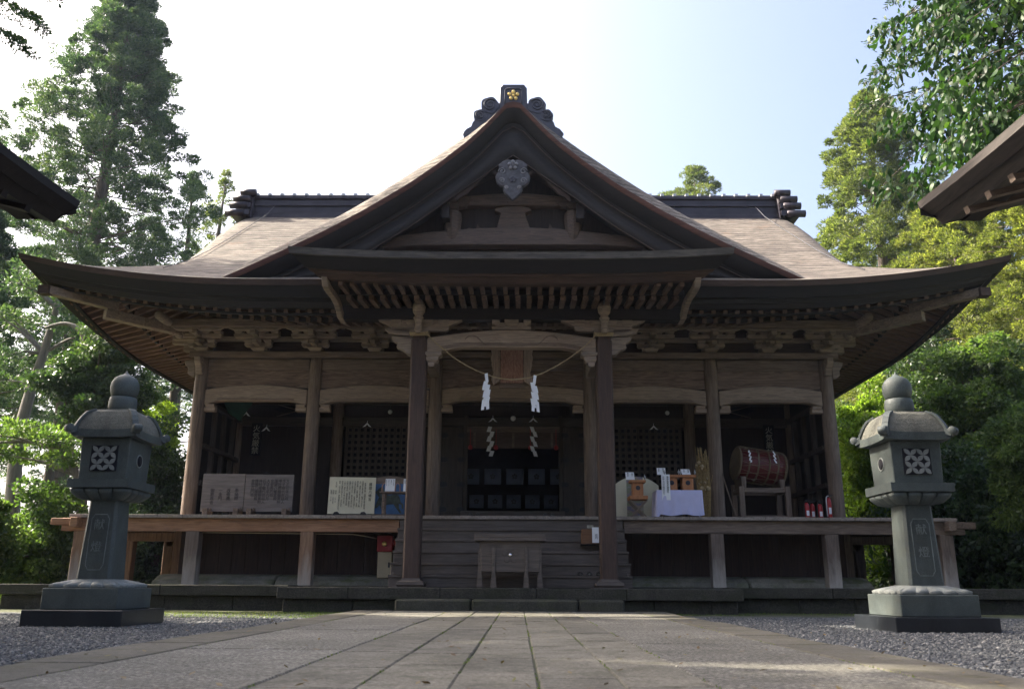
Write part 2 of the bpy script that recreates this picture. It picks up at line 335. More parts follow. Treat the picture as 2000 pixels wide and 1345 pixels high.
def slab(mb, x0, x1, y0, y1, z=0.0, gap=.004, t_=.02):
    gap = min(gap, .004)
    j = lambda: random.uniform(-.0035, .0035); e = .008; zz = z + random.uniform(-.003, .003); zj = [zz + random.uniform(-.002,.002) for _ in range(4)]
    x0 += gap + j(); x1 -= gap + j(); y0 += gap + j(); y1 -= gap + j()
    v = [(x0,y0,zz-.02),(x1,y0,zz-.02),(x1,y1,zz-.02),(x0,y1,zz-.02),(x0,y0,zj[0]-e),(x1,y0,zj[1]-e),(x1,y1,zj[2]-e),(x0,y1,zj[3]-e),
         (x0+e,y0+e,zj[0]),(x1-e,y0+e,zj[1]),(x1-e,y1-e,zj[2]),(x0+e,y1-e,zj[3])]
    mb.add(v, [(0,1,5,4),(1,2,6,5),(2,3,7,6),(3,0,4,7),(4,5,9,8),(5,6,10,9),(6,7,11,10),(7,4,8,11),(8,9,10,11)])
for i in range(5):
    y = -6 + random.uniform(0, .8)
    while y < 14.35:
        l = random.uniform(.75, 1.25); y1 = min(y + l, 14.4)
        if 14.4 - y1 < .3: y1 = 14.4
        slab(sl_, xs[i], xs[i+1], y, y1); y = y1
tag(sl_.build('path', PS), kind='structure')
ag = MB()
for s in (-1, 1):
    y = -6.
    while y < 14.3:
        y1 = min(y + random.uniform(1.9, 3.2), 14.4)
        if 14.4 - y1 < .8: y1 = 14.4
        xa, xb = (.97, 1.99) if s > 0 else (-1.99, -.945)
        slab(ag, xa, xb, y, y1, .0, .005 if y > -5 else .005); y = y1
tag(ag.build('path_aggregate_band', PA), kind='structure')
kb = MB()
for s in (-1, 1):
    y = -6.
    while y < 14.3:
        y1 = min(y + random.uniform(.8, 1.6), 14.4)
        if 14.4 - y1 < .4: y1 = 14.4
        w = 2.44 + random.uniform(-.03, .03)
        slab(kb, min(s*1.99, s*w), max(s*1.99, s*w), y, y1, .004, .007); y = y1
tag(kb.build('path_kerb', PK), kind='structure')
# gravel stones, real geometry, thickest where the camera is near
def scatter_stones(name, n, reg, rmin, rmax, mat):
    base = np.array([(1,0,0),(-1,0,0),(0,1,0),(0,-1,0),(0,0,1),(0,0,-1)], float)
    fc = np.array([(0,2,4),(2,1,4),(1,3,4),(3,0,4),(2,0,5),(1,2,5),(3,1,5),(0,3,5)])
    pts = []
    while len(pts) < n:
        y = 3.6 + (13.5-3.6) * rng.random()**1.5
        s = rng.choice([-1, 1]); x = s*(2.47 + rng.random() * max(.3, y*.60 - 1.2))
        if abs(x) < 9: pts.append((x, y, -.048))
    pts = np.array(pts); r = rng.uniform(rmin, rmax, n) * (1 + .35*rng.standard_normal(n)).clip(.5, 1.9)
    sc_ = np.stack([r*rng.uniform(.7,1.4,n), r*rng.uniform(.7,1.4,n), r*rng.uniform(.45,.8,n)], 1)
    v = base[None] * sc_[:, None] * rng.uniform(.75, 1.25, (n, 6, 1)); a = rng.uniform(0, 6.28, n)
    x = v[..., 0]*np.cos(a)[:, None] - v[..., 1]*np.sin(a)[:, None]; y = v[..., 0]*np.sin(a)[:, None] + v[..., 1]*np.cos(a)[:, None]
    v = np.stack([x, y, v[..., 2]], -1) + pts[:, None]
    f = fc[None] + (np.arange(n)*6)[:, None, None]
    return fastmesh(name, v.reshape(-1, 3), f.reshape(-1, 3), mat)
def fastmesh(name, v, f, mat):
    me = bpy.data.meshes.new(name); k = f.shape[1]
    me.vertices.add(len(v)); me.vertices.foreach_set('co', v.astype(np.float32).ravel())
    me.loops.add(f.size); me.loops.foreach_set('vertex_index', f.astype(np.int32).ravel())
    me.polygons.add(len(f)); me.polygons.foreach_set('loop_start', (np.arange(len(f))*k).astype(np.int32))
    try: me.polygons.foreach_set('loop_total', np.full(len(f), k, np.int32))
    except Exception: pass
    me.update(calc_edges=True); me.materials.append(mat)
    o = bpy.data.objects.new(name, me); COL.objects.link(o); return o
gm, t_, b_ = newmat('gravel stones'); g_ = t_.nodes.new('ShaderNodeNewGeometry')
r_ = ramp(t_, [(0,(.035,.04,.048)),(.5,(.085,.092,.10)),(.85,(.15,.152,.15)),(1,(.30,.295,.28))]); t_.links.new(g_.outputs['Random Per Island'], r_.inputs[0])
t_.links.new(r_.outputs[0], b_.inputs['Base Color']); b_.inputs['Roughness'].default_value = .75
tag(scatter_stones('gravel', 70000, None, .007, .014, gm), kind='stuff')

pf = thing('stone_platform', 'dark mossy cut-stone platform under the shrine hall', 'platform', (0, 15, 0))
cap = MB(); wall = MB()
def stonerow(mb, x0, x1, y0, y1, z0, z1, l0, l1):
    x = x0
    while x < x1 - .01:
        xx = x + random.uniform(l0, l1)
        if x1 - xx < l0*.6: xx = x1
        j = random.uniform(-.008, .008); mb.box(x+.004, xx-.004, y0+j, y1, z0+random.uniform(-.002,.002), z1+random.uniform(-.004,.004)); x = xx
stonerow(cap, -3.84, 3.84, 14.78, 15.6, .165, .355, 1.1, 1.9)
stonerow(wall, -3.76, 3.76, 14.90, 15.55, -.2, .16, .7, 1.2)
for s in (-1, 1):
    a, b2 = (-9.05, -3.85) if s < 0 else (3.85, 9.05)
    stonerow(cap, a, b2, 15.6, 16.3, .20, .378, 1.1, 1.9)
    stonerow(wall, a+(.12 if s<0 else 0), b2-(.12 if s>0 else 0), 15.72, 16.2, -.2, .195, .7, 1.2)
cap.box(-3.84, 3.84, 15.604, 16.3, .2, .352); cap.box(-9.05, 9.05, 16.304, 29.5, .2, .376); wall.box(-8.9, 8.9, 16.21, 29.3, -.2, .195)
cap.build('cap_stones', M['platform'], pf, .012); wall.build('wall_stones', M['platform'], pf, .015)
ss = MB()
for x0, x1 in ((-1.84, -.62), (-.61, 1.1), (1.11, 1.84)): ss.box(x0+.004, x1-.004, 14.40+random.uniform(-.01,.01), 14.895, -.2, .178)
tag(ss.build('step_stone', M['stepstone'], None, .03), 'long low rounded step stone in front of the shrine platform', 'step')
# grass tufts along the gravel and the path joints
def blades(name, pts, h, w, mat, lean=.5):
    n = len(pts); a = rng.uniform(0, 6.28, n); hh = h*rng.uniform(.4, 1.2, n); l = lean*hh*rng.uniform(.2, 1, n); ww = w*rng.uniform(.6, 1.3, n)
    d = np.stack([np.cos(a), np.sin(a), 0*a], 1); q = np.stack([-np.sin(a), np.cos(a), 0*a], 1)
    v = np.stack([pts + q*ww[:,None], pts - q*ww[:,None], pts + d*l[:,None] + np.stack([0*a,0*a,hh],1)], 1).reshape(-1, 3)
    return fastmesh(name, v, np.arange(3*n).reshape(-1, 3), mat)
M['grass'] = leafmat('grass blades', [(.04,.07,.012),(.10,.15,.03),(.22,.24,.06)], .4)
pts = []
for _ in range(9000):
    k = rng.random()
    if k < .5: x = -2.6 - rng.random()**1.3*3.4; y = 12.6 + rng.random()*2.6 - .1*abs(x)
    elif k < .62: x = 2.6 + rng.random()**1.5*5; y = 15.0 + .5*rng.random() if x > 3.9 else 14.3 + .4*rng.random()
    else: x = rng.choice([-2.47, 2.47]) + rng.normal(0, .02); y = rng.uniform(3, 14.2)
    if -3.9 < x < 3.9 and y > 14.85: continue
    if y > 15.65: continue
    pts.append((x, y, -.05))
cl = [(rng.uniform(-6,-2.6), rng.uniform(11.5,15.2)) for _ in range(60)]
tag(blades('grass_tufts', np.array(pts), .028, .004, M['grass']), kind='stuff')
pts = []
for _ in range(3000):
    x = rng.choice([-1.99,-.945,-.51,-.13,.235,.60,.97,1.99]) + rng.normal(0, .006); y = rng.uniform(2.5, 13.5)
    if math.sin(y*3.1 + x*9) + .5*math.sin(y*7.7 + x*3) > .25: pts.append((x, y, -.004))
tag(blades('joint_moss', np.array(pts), .012, .004, M['grass']), kind='stuff')
# ------------------------------------------------------------------ the shrine hall
H = thing('shrine_hall', 'large weathered wooden shrine hall with sweeping bark roof and front gable', 'shrine', (0, 18.6, 0))
def bar(mb, p0, p1, w, h):      # a straight timber of width w and height h, its top centre line from p0 to p1
    p0, p1 = Vector(p0), Vector(p1); d = (p1 - p0).normalized(); q = d.cross(Vector((0,0,1))).normalized() * w/2; u = q.cross(d).normalized() * h
    v = []
    for p in (p0, p1): v += [p-q, p+q, p+q-u if u.z > 0 else p+q+u, p-q-u if u.z > 0 else p-q+u]
    mb.add(v, [(0,1,2,3),(7,6,5,4),(0,4,5,1),(1,5,6,2),(2,6,7,3),(3,7,4,0)])
YC, YR, EX, EY = 18.6, 22.5, 9.7, 6.7
DP = [0, .6, 1.2, 2.2, 3.2, 4.2, 5.2, 6.2, 6.7]; ZP = [6.08, 6.345, 6.63, 7.18, 7.84, 8.60, 9.40, 10.12, 10.35]
def prof(d): return interp(d, DP, ZP)
def lift(x, y):
    lx = min(max((abs(x)-4.6)/5.1, 0), 1); ly = min(max((abs(y-YR)-1.6)/5.1, 0), 1)
    return .54 * lx**2.3 * ly**2.3
def hmain(x, y):
    dy = EY-abs(y-YR); dx = EX-abs(x)
    return prof(dy if abs(x) <= 7.7 else min(dx, dy)) + lift(x, y)
rf = MB(); ds = np.linspace(0, 6.7, 34)
xs_ = list(np.linspace(-7.7, 7.7, 60))
def roll(x): return -.20*max(0, (abs(x)-7.25)/.45)**2
for s in (-1, 1):
    rf.grid(lambda x, d: (x, YR + s*(EY-d), prof(d)+lift(x, YR+s*(EY-d)) + roll(x)*min(1, max(0, (d-2)/1.0))), xs_, ds)
    for e in (-1, 1):
        rf.grid(lambda x, t: (e*x, YR+s*(EY-t*(EX-x)), prof(t*(EX-x))+lift(x, YR+s*(EY-t*(EX-x)))), list(np.linspace(7.7, EX, 14)), list(np.linspace(0, 1, 12)))
for e in (-1, 1):
    rf.grid(lambda y, t: (e*(EX-t*min(2.4, EY-abs(y-YR))), y, prof(t*min(2.4, EY-abs(y-YR)))+lift(EX-t*min(2.4, EY-abs(y-YR)), y)), list(np.linspace(YR-EY, YR+EY, 60)), list(np.linspace(0, 1, 12)))
roof = rf.build('roof', M['roof'], H)
# eave edge in three layers round the roof, mitred at the corners
def ring(n=70, m_=44):
    pts = []
    for x in np.linspace(-1, 1, n): pts.append((x, -1))
    for y in np.linspace(-1, 1, m_)[1:]: pts.append((1, y))
    for x in np.linspace(1, -1, n)[1:]: pts.append((x, 1))
    for y in np.linspace(1, -1, m_)[1:]: pts.append((-1, y))
    return pts
RG = ring()
def eave_layer(mb, prof_, ex, ey, yc, zfn, liftfn):
    def f(i, k):
        u, w = RG[int(i)]; o, dz = prof_[int(k)]
        return (u*(ex-o), yc + w*(ey-o), zfn(u*ex, yc+w*ey) + dz)
    mb.grid(f, list(range(len(RG))), list(range(len(prof_))), False)
zm = lambda x, y: 6.08 + lift(x, y)
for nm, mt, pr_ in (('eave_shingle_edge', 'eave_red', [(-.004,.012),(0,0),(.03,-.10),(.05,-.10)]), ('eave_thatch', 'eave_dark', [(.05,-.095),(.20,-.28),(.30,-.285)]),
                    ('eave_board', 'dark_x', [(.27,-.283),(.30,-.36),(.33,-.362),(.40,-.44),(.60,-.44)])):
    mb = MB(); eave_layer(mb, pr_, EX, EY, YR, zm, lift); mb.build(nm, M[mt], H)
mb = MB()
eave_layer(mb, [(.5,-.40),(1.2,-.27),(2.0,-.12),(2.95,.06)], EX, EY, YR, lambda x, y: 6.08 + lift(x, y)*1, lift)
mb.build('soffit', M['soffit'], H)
def sof(x, y):    # underside height of the soffit at a point
    o = min(EX-abs(x), EY-abs(y-YR)); k = max(0, min(1, 1))
    s_ = (EX/(EX-o)) if o < EX else 1
    return 5.68 + .18*(o-.5) + lift(min(EX, abs(x)*EX/(EX-o)), YR+(y-YR)*EY/(EY-o))
# rafters: front eave, two tiers; side eaves
row = MB(); nraf = 0
def raft(x, y0, y1, dz, w=.085, h=.10, side=False):
    mb = MB()
    if not side: bar(mb, (x, y0, sof(x, y0)+dz), (x, y1, sof(x, y1)+dz), w, h)
    else: bar(mb, (y0, x, sof(y0, x)+dz), (y1, x, sof(y1, x)+dz), w, h)
    return mb
xr = np.arange(-8.95, 8.96, .235)
for x in xr:
    lim = min(2.75, EX-abs(x)-.12)
    for o0, o1, dz in ((.50, 1.45, -.005), (1.35, 2.75, -.10)):
        if lim > o0+.15: row.add(*(lambda q: (q.v, q.f))(raft(x, YR-EY+o0, YR-EY+min(o1, lim), dz)))
row.build('rafter', M['rafter'], H).__setitem__('kind', 'stuff')
row = MB(); k = 0
for s in (-1, 1):
    for y in np.arange(YR-EY+.75, YR+EY-.7, .235):
        lim = min(2.75, EY-abs(y-YR)-.12)
        for o0, o1, dz in ((.50, 1.45, -.005), (1.35, 2.75, -.10)):
            if lim > o0+.15:
                q = raft(y, s*(EX-o0), s*(EX-min(o1, lim)), dz, side=True)
                if s < 0 and y < 21.6 and k < 60: q.build('side_rafter', M['rafter_x'], H); k += 1
                else: row.add(q.v, q.f)
row.build('side_rafter', M['rafter_x'], H).__setitem__('kind', 'stuff')
# battens under the flying rafters and hip rafters
for o, dz, hh in ((.62, -.10, .05), (1.42, -.095, .09)):
    bt = MB(); pts = [(u*(EX-o), YR+w*(EY-o), 6.08+lift(u*EX, YR+w*EY)-.42+.18*(o-.5)+dz+.02) for u, w in RG]
    for a, b_2 in zip(pts[:-1], pts[1:]): bar(bt, a, b_2, .07, hh)
    bt.build('eave_batten', M['dark_x'], H)
for s in (-1, 1):
    hr = MB()
    P0 = [(s*(EX-o), YR-EY+o, 6.08 + lift(EX-.0, YR-EY)*max(0, 1-o/3.2)**1.2 - .50 + .14*o) for o in (.42, .9, 1.42)]
    P1 = [(s*(EX-o), YR-EY+o, 6.08 + lift(EX-.0, YR-EY)*max(0, 1-o/3.2)**1.2 - .68 + .14*o) for o in (1.25, 1.8, 2.4, 3.0)]
    for PP, w, h in ((P0, .17, .17), (P1, .19, .20)):
        for a, b_2 in zip(PP[:-1], PP[1:]): bar(hr, a, b_2, w, h)
    hr.build('hip_rafter', M['bracket'], H, .01)
    fin = MB(); p = P0[0]; fin.box(p[0]-.10, p[0]+.10, p[1]-.10, p[1]+.10, p[2]-.19, p[2]-.02); fin.build('hip_rafter_cap', M['eave_red'], H)
    cv = MB()    # carved bracket tail under the hip rafter
    for i in range(9): cv.ball((s*(7.05+.13*i), 18.43-.13*i, 5.62+.018*i+.03*math.sin(i*2.1)), .085-.004*i, 5, 1.2, 1.2, .9)
    cv.build('carved_tail', M['bracket'], H)
# main ridge
rd = MB()
for hw, z0, z1 in ((.34,10.08,10.30),(.28,10.30,10.37),(.24,10.37,10.57),(.29,10.57,10.63),(.25,10.63,10.78),(.31,10.78,10.87),(.22,10.87,10.94)):
    rd.box(-7.3-(hw-.22)*.3, 7.3+(hw-.22)*.3, YR-hw, YR+hw, z0+.001, z1-.001)
rdo = rd.build('ridge', M['ridge'], H, .01)
rc = MB()
for i in range(43): rc.box(-7.2+i*.343-.045, -7.2+i*.343+.045, YR-.34, YR-.2, 10.865, 10.93)
rc.build('ridge_tile_tip', M['silver'], rdo)
for s in (-1, 1):
    e = MB(); q = [(YR-.50,10.12),(YR+.50,10.12),(YR+.46,10.4),(YR+.36,10.9),(YR+.12,10.98),(YR-.12,10.98),(YR-.36,10.9),(YR-.46,10.4)]
    e.prism(q, s*7.28, s*7.44, 'X'); eo = e.build('ridge_end', M['ridge'], H, .015)
    for i, (dx, z) in enumerate(((.0, 10.89), (.16, 10.70), (.23, 10.50), (.32, 10.27))):
        t_ = MB(); t_.tube([(s*(7.20+dx*.8), YR-.46-.05*i, z-.02*i), (s*(7.62+dx), YR-.46-.05*i, z-.02*i)], .10, 14); t_.box(min(s*7.3,s*(7.5+dx)), max(s*7.3,s*(7.5+dx)), YR-.46-.05*i, YR+.2, z-.1, z+.05)
        t_.build('ridge_end_roll', M['ridge'], H)
# gable walls at the two ends of the main roof, verges
for s in (-1, 1):
    gw = MB(); pts = [(YR-EY+1.9, 6.9)] + [(YR-EY+d, prof(d)-.25) for d in np.linspace(2.2, 6.7, 10)] + [(YR+EY-d, prof(d)-.25) for d in np.linspace(6.7, 2.2, 10)] + [(YR+EY-1.9, 6.9)]
    gw.prism(pts, s*7.18, s*7.24, 'X'); gw.build('end_gable_wall', M['dark_z'], H)
    vg = MB()
    for sy in (-1, 1):
        dd = list(np.linspace(1.95, 6.7, 18))
        vg.grid(lambda d, k: ([s*7.7, s*7.68, s*7.56, s*7.5][int(k)], YR+sy*(EY-d), prof(d)+lift(7.7, YR+sy*(EY-d))+roll(7.7)*min(1, max(0, (d-2)))+[0,-.08,-.30,-.30][int(k)]), dd, [0,1,2,3])
    vg.build('end_verge', M['eave_red'], H)
# lightning cable on the roof
for s in (-1, 1):
    cb = MB(); P = []
    for x, y in ((6.66, 22.1), (6.75, 21.6), (6.95, 21), (7.1, 20.2), (7.25, 19.2), (7.35, 18.2), (7.42, 17.2)):
        z = hmain(x, y) + (.35 if y > 22 else (.16 if y > 21.5 else .035)); P.append((s*x, y, z))
    cb.tube(P, .008, 6); cb.build('lightning_cable', M['pendant'], H)
    for p in P[2:]:
        pass
# ---------------- the great front gable
GX = [0, .15, .5, 1.04, 1.42, 1.80, 2.19, 2.79, 3.45, 4.28, 4.9, 5.87, 6.3]; GZ = [10.42, 10.36, 10.08, 9.66, 9.36, 9.08, 8.79, 8.36, 7.92, 7.43, 7.08, 6.50, 6.12]
EXs = [0, .144, .31, .53, .75, .98, 1.5, 2.12, 3.0, 3.8, 4.5, 5.2, 5.9, 6.3]; EZs = [10.20, 10.17, 9.985, 9.72, 9.48, 9.25, 8.80, 8.32, 7.74, 7.27, 6.90, 6.54, 6.20, 6.0]
def gz(x): return interp(abs(x), GX, GZ)
def ge(x): return interp(abs(x), EXs, EZs)
def gin(x): return min(ge(x)-.89, 9.06-.76*abs(x)) if abs(x) < 1.75 else ge(x)-.89      # lower edge of the bargeboards, pointed at the peak
_g = [0, .07, .144, .22, .31, .42, .53, .64, .75, .87] + list(np.linspace(.98, 6.2, 34)); gxs = sorted(set([-v for v in _g] + _g))
gr = MB()
GV = [(16.20, -.36, 0), (16.36, -.20, 0), (16.54, -.07, 0), (16.80, .0, 0), (18.0, .0, 0), (20.0, .0, 0), (22.3, .0, 0)]
gr.grid(lambda x, k: (x, GV[int(k)][0], lerp(gz(x), ge(x), -GV[int(k)][1]/.36)), gxs, list(range(len(GV))))
gr.build('gable_roof', M['roof'], H)
def verge(mb, prs): mb.grid(lambda x, k: (x, prs[int(k)][0], max(ge(x) + prs[int(k)][1] if prs[int(k)][1] > -.85 else gin(x)+prs[int(k)][1]+.89, hmain(x, prs[int(k)][0])-.05 if k > 0 or abs(x) < 5 else ge(x))), gxs, list(range(len(prs))))
for nm, mt, prs in (('gable_verge_edge', 'verge', [(16.196, .006),(16.20, -.11),(16.215, -.122)]), ('gable_verge_thatch', 'eave_dark', [(16.215, -.118),(16.33, -.38),(16.42, -.382)]),
                    ('gable_bargeboard', 'dark_x', [(16.40, -.375),(16.40, -.47),(16.44, -.475),(16.44, -.60),(16.42, -.605),(16.42, -.89),(16.50, -.89),(16.50, -.80)]),
                    ('gable_soffit', 'dark_y', [(16.48, -.78),(17.25, -.60)])):
    mb = MB(); verge(mb, prs); mb.build(nm, M[mt], H)
ln = MB()
for y, dz in ((16.405, -.90), (16.385, -.50)):
    for s in (-1, 1): ln.tube([(s*x, y, (gin(x)+.89 if dz < -.8 else ge(x))+dz+.02) for x in np.linspace(0, 5.0, 24)], .012, 5)
ln.build('bargeboard_bead', M['frieze'], H)
# purlins running under the gable eave
for x, w in ((0, .24), (2.75, .2), (-2.75, .2), (1.4, .16), (-1.4, .16)):
    p = MB(); z = ge(x)-.92-(.0 if x == 0 else .05); p.box(x-w/2, x+w/2, 16.55, 17.3, z-.2, z+.12); p.build('gable_purlin', M['dark_y'], H)
# pediment
pw = MB(); pts = [(-3.9, 6.5), (3.9, 6.5)] + [(x, ge(x)-.6) for x in np.linspace(3.9, -3.9, 25)]
pw.prism(pts, 17.16, 17.24, 'Y'); pw.build('pediment_wall', M['dark_z'], H)
pb = MB()
for i in range(31):
    x = -3.2 + i*.215; pb.box(x-.012, x+.012, 17.145, 17.165, 6.7, ge(x)-.7)
pb.build('pediment_batten', M['dark_z'], H)
def archbeam(mb, x0, x1, z0, z1, rise_t, rise_b, y0, y1, n=18, endcut=0):
    t_ = [(lerp(x0, x1, i/n), z1 + rise_t*math.sin(math.pi*i/n)) for i in range(n+1)]
    b_2 = [(lerp(x0, x1, i/n), z0 + rise_b*min(1, math.sin(math.pi*i/n)*1.9)) for i in range(n+1)]
    mb.strip(t_, b_2, y0, y1)
mb = MB(); archbeam(mb, -2.75, 2.75, 7.18, 7.40, .24, .06, 16.86, 17.13); mb.build('pediment_lower_beam', M['pedi'], H, .02)
mb = MB(); archbeam(mb, -1.5, 1.5, 8.10, 8.30, .14, .06, 16.90, 17.13); mb.build('pediment_upper_beam', M['pedi'], H, .02)
for s in (-1, 1):
    st = MB(); st.lathe([(.06,7.36),(.12,7.46),(.17,7.62),(.19,7.85),(.18,8.0),(.13,8.05)], (s*1.27, 16.93, -.02), 8); st.build('bottle_strut', M['pedi'], H)
    mb = MB(); mb.box(s*1.27-.14, s*1.27+.14, 16.80, 17.1, 8.05, 8.17, .05, .03); mb.box(s*1.27-.36, s*1.27+.36, 16.88, 17.05, 8.12, 8.22, .1)
    for d in (-.29, 0, .29): mb.box(s*1.27+d-.10, s*1.27+d+.10, 16.84, 17.1, 8.22, 8.33, .03, .02)
    mb.build('pediment_bracket', M['pedi'], H, .008)
ka = MB(); ka.prism([(-.46,7.6),(-.34,7.66),(-.30,7.85),(-.26,8.0),(-.40,8.06),(-.36,8.13),(-.15,8.17),(.15,8.17),(.36,8.13),(.40,8.06),(.26,8.0),(.30,7.85),(.36,7.66),(.5,7.6)], 16.95, 17.12)
ka.box(-.14, .14, 16.88, 17.1, 8.16, 8.26, .04, .02); ka.build('frog_leg_strut', M['pedi'], H, .015)
for i, (x, w) in enumerate(((-.75, .3), (.78, .34))):
    c_ = MB(); c_.prism([(x-w,7.62),(x-w*.6,7.68),(x-w*.1,7.65),(x,7.78),(x+w*.15,7.68),(x+w*.7,7.66),(x+w,7.62)], 16.98, 17.1); c_.build('foliage_carving', M['pedi'], H, .01)
# gegyo pendant carving with crest
gp = MB(); G0 = (0, 8.80)
half = [(0,.28),(.10,.30),(.22,.26),(.31,.16),(.24,.10),(.17,.09),(.17,.02),(.25,.05),(.32,.01),(.36,-.10),(.33,-.22),(.24,-.30),(.18,-.31),(.20,-.38),(.16,-.47),(.09,-.53),(.0,-.62)]
out = [(G0[0]+x, G0[1]+z-.22) for x, z in half] + [(G0[0]-x, G0[1]+z-.22) for x, z in half[-2:0:-1]]
gp.prism(out, 16.22, 16.33); 
go = gp.build('gable_pendant', M['pendant'], H, .02)
sp = MB()
for s in (-1, 1):
    for cx_, cz, r0 in ((.22, -.19, .075), (.22, -.40, .06), (.13, -.56, .045)):
        sp = MB(); sp.tube([(s*(cx_ + r0*(1-i/26)*math.cos(i*.42)), 16.215, G0[1]+cz + r0*(1-i/26)*math.sin(i*.42)) for i in range(22)], .014, 5); sp.build('pendant_scroll', M['pendant_edge'], go)
def plum(mb, cx, cz, y, r, pr, dep=.02, cen=.6):
    for k in range(5):
        a = R(90+72*k); mb.ball((cx+r*math.cos(a), y, cz+r*math.sin(a)), pr, 5, 1, dep/pr, 1)
    mb.ball((cx, y-.004, cz), pr*cen, 5, 1, dep/pr*1.3, 1)
    for k in range(10):
        a = R(90+36*k); mb.tube([(cx, y-.01, cz), (cx+r*.75*math.cos(a), y-dep*.7, cz+r*.75*math.sin(a))], pr*.1, 4)
pc = MB(); plum(pc, 0, 8.74, 16.20, .075, .042, .03); pc.build('pendant_flower', M['pendant_edge'], go)
pc = MB(); plum(pc, 0, 8.42, 16.205, .05, .03, .02); pc.build('pendant_flower', M['oni'], go)
for s in (-1, 1):    # cloud-shaped fins beside the pendant
    fn = MB(); pts = [(s*.28, 8.62), (s*.42, 8.66)]
    for i in range(8): pts.append((s*(.42+.11*i), ge(.42+.11*i)-.82))
    for i in range(7, -1, -1): pts.append((s*(.40+.11*i), ge(.42+.11*i)-.98-.10*(1-i/8)-(.03 if i % 2 else 0)))
    fn.prism(pts, 16.46, 16.53); fn.build('cloud_fin', M['frieze'], H)
# roof crest on the gable peak
on = MB(); on.prism([(-.31,9.8),(.31,9.8),(.29,10.68),(.26,10.71),(.23,10.76),(-.23,10.76),(-.26,10.71),(-.29,10.68)], 16.42, 16.85)
ono = on.build('roof_crest_tile', M['oni'], H, .015)
pn = MB(); pn.prism([(-.16,10.30),(.16,10.30),(.16,10.58),(.13,10.61),(-.13,10.61),(-.16,10.58)], 16.40, 16.43)
fr = MB()
for a, b_2 in zip([(-.18,10.20),(-.18,10.60),(-.14,10.65),(.14,10.65),(.18,10.60)], [(-.18,10.60),(-.14,10.65),(.14,10.65),(.18,10.60),(.18,10.20)]): fr.tube([(a[0],16.41,a[1]),(b_2[0],16.41,b_2[1])], .018, 5)
fr.build('crest_tile_frame', M['oni'], ono)
pg = MB(); plum(pg, 0, 10.48, 16.40, .088, .044, .03, .7); pg.build('gold_plum_crest', M['gold'], ono)
for s in (-1, 1):
    w = MB(); ol = []
    for cx_, cz, r in ((.50, 10.26, .19), (.71, 10.02, .135)):
        pts = [(s*cx_+r*math.cos(2*math.pi*k/28)*(1+.05*math.cos(10*math.pi*k/28)), cz+r*math.sin(2*math.pi*k/28)*(1+.05*math.cos(10*math.pi*k/28))) for k in range(28)]; w.prism(pts, 16.42, 16.62)
        w.tube([(s*(cx_+r*.78*(1-i/34)*math.cos(2.5-i*.42)), 16.41, cz+r*.78*(1-i/34)*math.sin(2.5-i*.42)) for i in range(31)], .016, 5)
    w.prism([(s*.25,10.35),(s*.6,10.1),(s*.80,9.93),(s*.86,9.86),(s*.89,9.76),(s*.99,9.70),(s*1.05,9.62),(s*1.03,9.30),(s*.9,9.3),(s*.25,9.85)], 16.44, 16.60)
    w.ball((s*1.02, 16.52, 9.62), .055, 6)
    w.build('crest_scroll', M['oni'], ono)
# ---------------- porch roof
PX, PY0, PY1 = 3.68, 13.3, 17.2
def zp(x, y): return 5.665 + .095*(abs(x)/PX)**3 + .245*(min(y, 17.2)-PY0)
pr2 = MB(); pr2.grid(lambda x, y: (x, y, zp(x, y)), list(np.linspace(-PX, PX, 40)), list(np.linspace(PY0, PY1, 16))); pr2.build('porch_roof', M['roof'], H)
PC, PH = (PY0+PY1)/2, (PY1-PY0)/2
def porch_layer(nm, mt, prs, ez=zp):
    mb = MB(); n = 40; P = [(-1, w) for w in np.linspace(1, -1, 14)] + [(u, -1) for u in np.linspace(-1, 1, n)[1:]] + [(1, w) for w in np.linspace(-1, 1, 14)[1:]]
    def f(i, k):
        u, w = P[int(i)]; o, dz = prs[int(k)]
        return (u*(PX-o), PC + w*PH + (o if w < 1 else 0)*(1-w)/2, zp(u*PX, PC+w*PH)+dz)
    mb.grid(f, list(range(len(P))), list(range(len(prs))), False); return mb.build(nm, M[mt], H)
M['eave_pale'] = wood('pale eave shingle butt', (.03,.026,.025), (.13,.115,.10), 'X', (.35,.32,.3), grain=1.2)
porch_layer('porch_eave_edge', 'eave_pale', [(-.004,.01),(0,0),(.02,-.10),(.05,-.11)])
porch_layer('porch_eave_thatch', 'eave_dark', [(.05,-.105),(.24,-.27),(.31,-.275)])
porch_layer('porch_eave_board', 'eave_red', [(.28,-.272),(.31,-.31),(.36,-.315),(.45,-.385),(.62,-.385)])
porch_layer('porch_soffit', 'soffit', [(.5,-.30),(1.5,-.16),(2.6,-.06)])
for x in np.arange(-2.9, 2.91, .2):
    q = MB(); bar(q, (x, 13.86, 5.36), (x, 14.70, 5.43), .075, .075); q.build('porch_rafter', M['rafter'], H)
    q = MB(); bar(q, (x+.02, 14.52, 5.335), (x+.02, 15.9, 5.47), .085, .085); q.build('porch_rafter', M['rafter'], H)
q = MB(); q.box(-3.05, 3.05, 14.50, 14.57, 5.335, 5.43); q.box(-3.1, 3.1, 13.93, 13.99, 5.375, 5.42)
q.box(-3.2, 3.2, 13.75, 16.5, 5.45, 5.462); q.build('porch_batten', M['dark_x'], H)
q = MB(); q.box(-3.15, 3.15, 15.24, 15.47, 5.11, 5.37); q.build('porch_purlin', M['dark_x'], H, .01)
